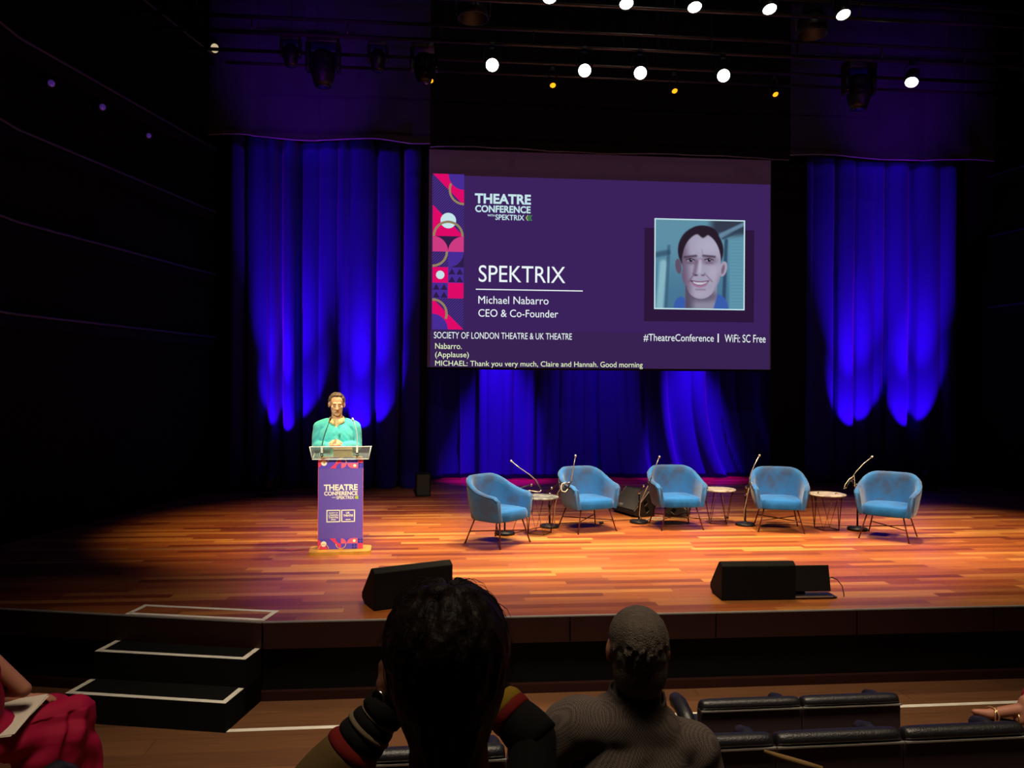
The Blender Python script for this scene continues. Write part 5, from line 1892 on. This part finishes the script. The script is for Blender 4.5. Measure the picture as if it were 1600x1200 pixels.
wa = MB()
wd = (WL - EL).normalized()
wq = wd.to_track_quat('Z', 'Y').to_matrix().to_4x4()
wa.lathe([(0.034, -0.012), (0.037, -0.010), (0.037, 0.010), (0.034, 0.012)], 20, STEEL, Matrix.Translation(WL + wd * 0.022) @ wq)
wa.lathe([(0.015, -0.004), (0.016, 0.004), (0.012, 0.006)], 16, CHROME, Matrix.Translation(WL + wd * 0.028 + Vector((-0.032, -0.022, 0.004))) @ Vector((-0.6, -0.8, 0.1)).to_track_quat('Z', 'Y').to_matrix().to_4x4())
wt = wa.build('wristwatch', None)
wt.location = p1.location
tag(wt, 'dark wristwatch with a shiny case on the raised left wrist of the dark-haired person', 'watch')
# lanyard around the neck
mb = MB()
lp = []
for i in range(25):
    a = R(-120 + 240 * i / 24)
    lp.append((0.004 + 0.088 * math.sin(a), -0.022 - 0.078 * math.cos(a) * (1 if abs(a) < 1.6 else 1.4), 0.945 + 0.030 * math.cos(a) - 0.02))
mb.tube(lp, 0.008, 8, LAN)
ln = mb.build('lanyard', LAN)
ln.location = p1.location
tag(ln, 'red lanyard around the neck of the dark-haired person', 'lanyard')
T1 = [('e', (0, 0.03, 0.50), (0.19, 0.17, 0.11), None)]
for s_ in (-1, 1):
    T1 += [('c', (0.10 * s_, 0.05, 0.50), (0.12 * s_, 0.47, 0.50), 0.10, 0.075), ('c', (0.12 * s_, 0.47, 0.50), (0.12 * s_, 0.47, 0.10), 0.072, 0.06)]
body('trousers', T1, DARKCLOTH, p1, 0.01, 4)
R1 = M1.to_3x3().to_4x4()
def on_hair(th, u, lift=0.0):
    """point on the hair surface: th round the head (0 = back), u from crown 0 to nape 1"""
    if u < 0.55:
        ph = R(88 - 88 * u / 0.55)
        q, h = math.cos(ph), math.sin(ph)
        p = Vector((math.sin(th) * q * (0.098 + lift), 0.026 + math.cos(th) * q * (0.112 + lift), 0.046 + h * (0.096 + lift)))
    else:
        k = (u - 0.55) / 0.45
        w = 1 - 0.52 * k ** 1.5
        p = Vector((math.sin(th) * (0.098 + lift) * w, 0.026 + math.cos(th) * (0.112 + lift) * (1 - 0.40 * k ** 1.5), 0.046 - 0.18 * k))
    return p


H1 = [('e', M1 @ Vector((0, 0.022, 0.046)), (0.094, 0.108, 0.092), R1), ('e', M1 @ Vector((0, 0.045, -0.01)), (0.094, 0.088, 0.10), R1), ('e', M1 @ Vector((0, 0.058, -0.070)), (0.066, 0.056, 0.075), R1), ('e', M1 @ Vector((0, 0.052, -0.115)), (0.044, 0.040, 0.045), R1)]
hr = random.Random(21)
for i in range(150):
    th = hr.uniform(-2.0, 2.0)
    u0 = hr.uniform(0.0, 0.6)
    u1 = min(1.0, u0 + hr.uniform(0.3, 0.6))
    if abs(th) > 1.45:
        u1 = min(u1, 0.78)
    lf = hr.uniform(-0.004, 0.003)
    w0 = hr.uniform(-0.25, 0.25) if u0 < 0.2 else 0.0
    n_ = 6
    pts = [on_hair(th + w0 * (1 - k / n_) + 0.05 * math.sin(k * 1.1 + i), u0 + (u1 - u0) * k / n_, lf + 0.003 * math.sin(k * 1.3 + i)) for k in range(n_ + 1)]
    for p, q in zip(pts, pts[1:]):
        H1.append(('c', M1 @ p, M1 @ q, 0.0075, 0.0075))
for th, h in ((0.35, 0.016), (-0.5, 0.010), (0.9, 0.010), (-1.1, 0.006)):          # lifted tufts at the crown
    H1.append(('e', M1 @ on_hair(th, 0.16, h - 0.012), (0.026, 0.022, 0.016), R1))
hmesh = body('hair', H1, HAIRD, p1, 0.0042, 3)
# loose hairs standing off the head
mb = MB()
for i in range(380):
    th = hr.uniform(-2.0, 2.0)
    u0 = hr.uniform(0.0, 0.75)
    du = hr.uniform(0.08, 0.22)
    bend = hr.uniform(0.0, 0.010) if hr.random() < 0.8 else hr.uniform(0.008, 0.018)
    sw = hr.uniform(-0.12, 0.12)
    pts = [M1 @ on_hair(th + sw * t_, min(1.0, u0 + du * t_), 0.002 + bend * math.sin(PI * min(1, t_ * 0.8))) for t_ in (0, 0.25, 0.5, 0.75, 1.0)]
    mb.tube(pts, [0.0006, 0.0006, 0.0005, 0.0004, 0.0002], 4, HAIRD)
for i in range(14):                                                             # fine arching strands on the crown
    th = hr.uniform(0.2, 1.6)
    u0 = hr.uniform(0.05, 0.25)
    pts = [M1 @ on_hair(th + 0.35 * t_, u0 + 0.14 * t_, 0.002 + 0.020 * math.sin(PI * t_)) for t_ in (0, 0.2, 0.4, 0.6, 0.8, 1.0)]
    mb.tube(pts, 0.0005, 4, HAIRD)
lk = mb.build('loose_hair', HAIRD, p1)
lk['kind'] = 'stuff'

# coat bundle on the seat between the two heads
COAT = mat('dark navy coat', lin(34, 30, 40), 0.9, bump=(60, 0.4))
ct = thing('coat', 'dark coat with tan lining bundled between the dark-haired person and the grey jacket', 'coat', (0.235, 1.70, 0.80))
body('cloth', [('e', (0, 0.02, 0.53), (0.11, 0.10, 0.10), None), ('e', (0.05, 0, 0.44), (0.13, 0.11, 0.12), None), ('e', (-0.05, 0.02, 0.30), (0.14, 0.12, 0.32), None)], COAT, ct, 0.008, 6, fn=lambda v: v + Vector((0, 0, 0.012 * noise.noise(v * 18))))
mb = MB()
mb.tube([(-0.10, -0.05, 0.555), (-0.06, -0.06, 0.60), (-0.02, -0.05, 0.625), (0.03, -0.03, 0.632)], [0.006, 0.012, 0.014, 0.006], 8, MUST)
mb.build('lining', MUST, ct)

mb = MB()
mb.tube([(1.026, 2.368, 1.303), (1.069, 2.334, 1.299), (1.12, 2.31, 1.291), (1.176, 2.284, 1.283)], [0.006, 0.009, 0.010, 0.008], 8, MUST)
tag(mb.build('strap', MUST), 'thin tan strap lying diagonally across the dark second-row seat back beside the jacket', 'strap')

# person in the red dress at the left edge
REDD = mat('crimson dress', lin(150, 8, 52), 0.75, spec=0.2)
p3 = thing('person', 'person in a crimson dress seated at the left edge, arm bent, papers on the lap', 'person', (-2.50, 4.35, 0.0), R(-38))
M3 = Matrix.Translation((0.0, 0.0, 1.22)) @ Matrix.Rotation(R(180), 4, 'Z')
inv3 = (Matrix.Translation((-2.50, 4.35, 0.0)) @ Matrix.Rotation(R(-38), 4, 'Z')).inverted()
E3, W3, S3 = inv3 @ Vector((-2.294, 4.45, 0.772)), inv3 @ Vector((-2.50, 4.52, 0.74)), inv3 @ Vector((-2.50, 4.42, 1.00))
B3 = head_prims(M3, 1.0) + [('c', (0, 0, 0.98), (0, 0.0, 1.14), 0.055, 0.05), ('c', (-0.14, 0, 0.92), (0.14, 0, 0.92), 0.06, 0.06), ('e', (0, 0, 0.75), (0.15, 0.11, 0.2), None), ('e', (0, 0.02, 0.52), (0.17, 0.15, 0.12), None),
      ('c', (0.14, 0.0, 0.93), S3, 0.055, 0.052), ('c', S3, E3, 0.05, 0.042), ('c', E3, W3, 0.042, 0.030), ('c', (-0.17, 0, 0.92), (-0.22, 0.12, 0.68), 0.048, 0.04), ('c', (-0.22, 0.12, 0.68), (-0.05, 0.3, 0.66), 0.04, 0.03),
      ('c', (0.09, 0.08, 0.52), (0.12, 0.47, 0.55), 0.085, 0.06), ('c', (0.12, 0.47, 0.55), (0.09, 0.50, 0.08), 0.055, 0.04), ('c', (-0.09, 0.08, 0.50), (-0.10, 0.48, 0.50), 0.085, 0.06), ('c', (-0.10, 0.48, 0.50), (-0.10, 0.48, 0.06), 0.055, 0.04),
      ('c', (-0.10, 0.46, 0.045), (-0.10, 0.62, 0.04), 0.04, 0.03), ('c', (0.09, 0.50, 0.045), (0.09, 0.64, 0.04), 0.04, 0.03)]
B3 += hand_prims(W3, inv3.to_3x3() @ Vector((-1, 0.3, -0.1)), (0, 0, -1), 1, 0.4)
B3 += hand_prims((-0.05, 0.3, 0.66), (0.6, 0.7, 0), (0, 0, -1), -1, 0.4)
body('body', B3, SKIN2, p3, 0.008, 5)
D3 = [('c', (-0.14, 0, 0.90), (0.14, 0, 0.90), 0.072, 0.072), ('e', (0, 0, 0.74), (0.18, 0.135, 0.22), None), ('e', (0, 0.04, 0.55), (0.21, 0.19, 0.15), None), ('c', (0.15, 0.0, 0.91), S3.lerp(E3, 0.15), 0.066, 0.062),
      ('c', (0.08, 0.1, 0.53), (0.125, 0.48, 0.565), 0.11, 0.092), ('c', (0.125, 0.48, 0.565), (0.10, 0.52, 0.14), 0.092, 0.12), ('c', (-0.09, 0.1, 0.53), (-0.10, 0.46, 0.53), 0.11, 0.09), ('c', (-0.10, 0.46, 0.53), (-0.08, 0.50, 0.14), 0.09, 0.12), ('c', (0.0, 0.25, 0.52), (0.0, 0.50, 0.52), 0.12, 0.09), ('e', (0.01, 0.50, 0.40), (0.15, 0.10, 0.16), None),
      ('c', (0.12, 0.15, 0.50), (0.16, 0.42, 0.46), 0.10, 0.11), ('e', (0.14, 0.36, 0.40), (0.12, 0.22, 0.20), None)]
body('dress', D3, REDD, p3, 0.009, 7, cut=lambda c: c.z > 0.935, fn=lambda v: v + Vector((1, 0.5, 0)) * (0.014 * math.sin(v.y * 30 - v.z * 14 + 5 * noise.noise(v * 5)) * (1 if v.z < 0.6 else 0.2)))
body('hair', [('e', M3 @ Vector((0, 0.022, 0.04)), (0.088, 0.105, 0.09), None), ('e', M3 @ Vector((0, 0.05, -0.05)), (0.08, 0.07, 0.10), None)], HAIRD, p3, 0.007, 3)
for k in range(2):
    mb = MB()
    # a sheet leaning on the lap, its upper long edge towards the stage
    A_, B_, D_ = Vector((-2.203, 4.564, 0.690)), Vector((-2.245, 4.236, 0.600)), Vector((-2.52, 4.60, 0.640))
    ey = (A_ - B_).normalized()
    ex = (A_ - D_)
    ex = (ex - ey * ex.dot(ey)).normalized()
    ez = ex.cross(ey)
    Mp = Matrix(((ex.x, ey.x, ez.x, 0), (ex.y, ey.y, ez.y, 0), (ex.z, ey.z, ez.z, 0), (0, 0, 0, 1)))
    Mp = Matrix.Translation(A_ - ex * 0.125 - ey * 0.17 + ez * (0.006 + 0.0)) @ Mp @ Matrix.Rotation(R(5 * k), 4, 'Z')
    mb.box((0.0, 0.0, 0.004 * k), (0.24, 0.33, 0.0016), mat('printed paper', lin(206, 196, 182), 0.8), Mp)
    o = mb.build('paper', None)
    if k == 0:
        tag(o, 'lower white paper sheet on the lap of the crimson dress', 'paper')
    else:
        tag(o, 'upper white paper sheet with a small pen mark on the lap of the crimson dress', 'paper')
        mk = MB()
        mk.tube([Mp @ Vector((0.03 + 0.012 * math.cos(a), 0.08 + 0.008 * math.sin(a), 0.0055)) for a in [PI * 2 * i / 10 for i in range(9)]], 0.0012, 5, MICBLK)
        mk.build('pen_mark', MICBLK, o)
        o.children[0].matrix_parent_inverse = Matrix.Identity(4)

# person at the right edge: only the crossed leg with a strappy shoe shows
REDT = mat('red trousers', lin(150, 14, 34), 0.8)
GOLD = mat('gold strap', lin(226, 178, 132), 0.3, 0.7)
p4 = thing('person', 'person in red trousers at the right edge with a crossed leg and strappy gold shoe', 'person', (4.12, 4.05, 0.0), R(42))
M4 = Matrix.Translation((0.0, 0.0, 1.22)) @ Matrix.Rotation(R(180), 4, 'Z')
inv4 = (Matrix.Translation((4.12, 4.05, 0.0)) @ Matrix.Rotation(R(42), 4, 'Z')).inverted()
AN, TOE, HEEL = inv4 @ Vector((3.45, 4.27, 0.60)), inv4 @ Vector((3.175, 4.33, 0.525)), inv4 @ Vector((3.41, 4.26, 0.50))
KN = inv4 @ Vector((3.86, 4.46, 0.66))
B4 = head_prims(M4, 1.0) + [('c', (0, 0, 0.98), (0, 0.0, 1.14), 0.055, 0.05), ('c', (-0.14, 0, 0.92), (0.14, 0, 0.92), 0.06, 0.06), ('e', (0, 0, 0.75), (0.15, 0.11, 0.2), None), ('e', (0, 0.02, 0.52), (0.17, 0.15, 0.12), None),
      ('c', (0.17, 0.0, 0.92), (0.22, 0.1, 0.68), 0.048, 0.04), ('c', (0.22, 0.1, 0.68), (0.08, 0.3, 0.62), 0.04, 0.03), ('c', (-0.17, 0, 0.92), (-0.22, 0.1, 0.68), 0.048, 0.04), ('c', (-0.22, 0.1, 0.68), (-0.08, 0.3, 0.62), 0.04, 0.03),
      ('c', (0.09, 0.08, 0.52), KN, 0.085, 0.06), ('c', KN, AN, 0.055, 0.034), ('c', AN, HEEL, 0.036, 0.034), ('c', AN.lerp(HEEL, 0.4), TOE.lerp(HEEL, 0.3), 0.035, 0.03), ('c', TOE.lerp(HEEL, 0.35), TOE, 0.032, 0.017),
      ('c', (-0.09, 0.08, 0.50), (-0.10, 0.48, 0.48), 0.085, 0.06), ('c', (-0.10, 0.48, 0.48), (-0.10, 0.48, 0.06), 0.055, 0.04), ('c', (-0.10, 0.46, 0.045), (-0.10, 0.62, 0.04), 0.04, 0.03)]
B4 += hand_prims((0.08, 0.3, 0.62), (-0.5, 0.8, 0), (0, 0, -1), 1, 0.4) + hand_prims((-0.08, 0.3, 0.62), (0.5, 0.8, 0), (0, 0, -1), -1, 0.4)
body('body', B4, SKIN2, p4, 0.007, 4)
T4 = [('e', (0, 0.03, 0.52), (0.20, 0.18, 0.13), None), ('c', (0.09, 0.08, 0.52), KN, 0.10, 0.075), ('c', KN, KN.lerp(AN, 0.80), 0.07, 0.062), ('c', (-0.09, 0.08, 0.50), (-0.10, 0.48, 0.48), 0.10, 0.075), ('c', (-0.10, 0.48, 0.48), (-0.10, 0.48, 0.12), 0.07, 0.06),
      ('c', (-0.15, 0, 0.90), (0.15, 0, 0.90), 0.075, 0.075), ('e', (0, 0, 0.74), (0.18, 0.135, 0.22), None)]
body('trouser_suit', T4, REDT, p4, 0.009, 5, cut=lambda c: c.z > 0.94)
body('hair', [('e', M4 @ Vector((0, 0.022, 0.04)), (0.088, 0.105, 0.09), None), ('e', M4 @ Vector((0, 0.05, -0.05)), (0.08, 0.07, 0.10), None)], HAIRD, p4, 0.007, 3)
mb = MB()
down = Vector((0, 0, -1))
sole = [TOE + Vector((0, 0, -0.020)), TOE.lerp(HEEL, 0.35) + down * 0.036, TOE.lerp(HEEL, 0.7) + down * 0.032, HEEL + down * 0.036]
mb.tube(sole, [0.014, 0.026, 0.022, 0.026], 10, STEEL)
mb.tube([HEEL + down * 0.04, HEEL + down * 0.075], [0.016, 0.012], 8, STEEL)
shoe = mb.build('shoe', STEEL, p4)
ax = (TOE - HEEL).normalized()
sd = ax.cross(Vector((0, 0, 1))).normalized()
for k, (f, rr, tilt) in enumerate(((0.60, 0.041, 0.5), (0.52, 0.042, -0.5), (0.06, 0.035, 0.0))):
    c_ = HEEL.lerp(TOE, f) + Vector((0, 0, 0.002))
    mb = MB()
    mb.tube([c_ + sd * rr * math.cos(a) + Vector((0, 0, 1)) * rr * math.sin(a) + ax * tilt * rr * math.cos(a) for a in [PI * 2 * i / 20 for i in range(20)]], 0.0055, 8, GOLD, True)
    mb.build('strap', GOLD, shoe)
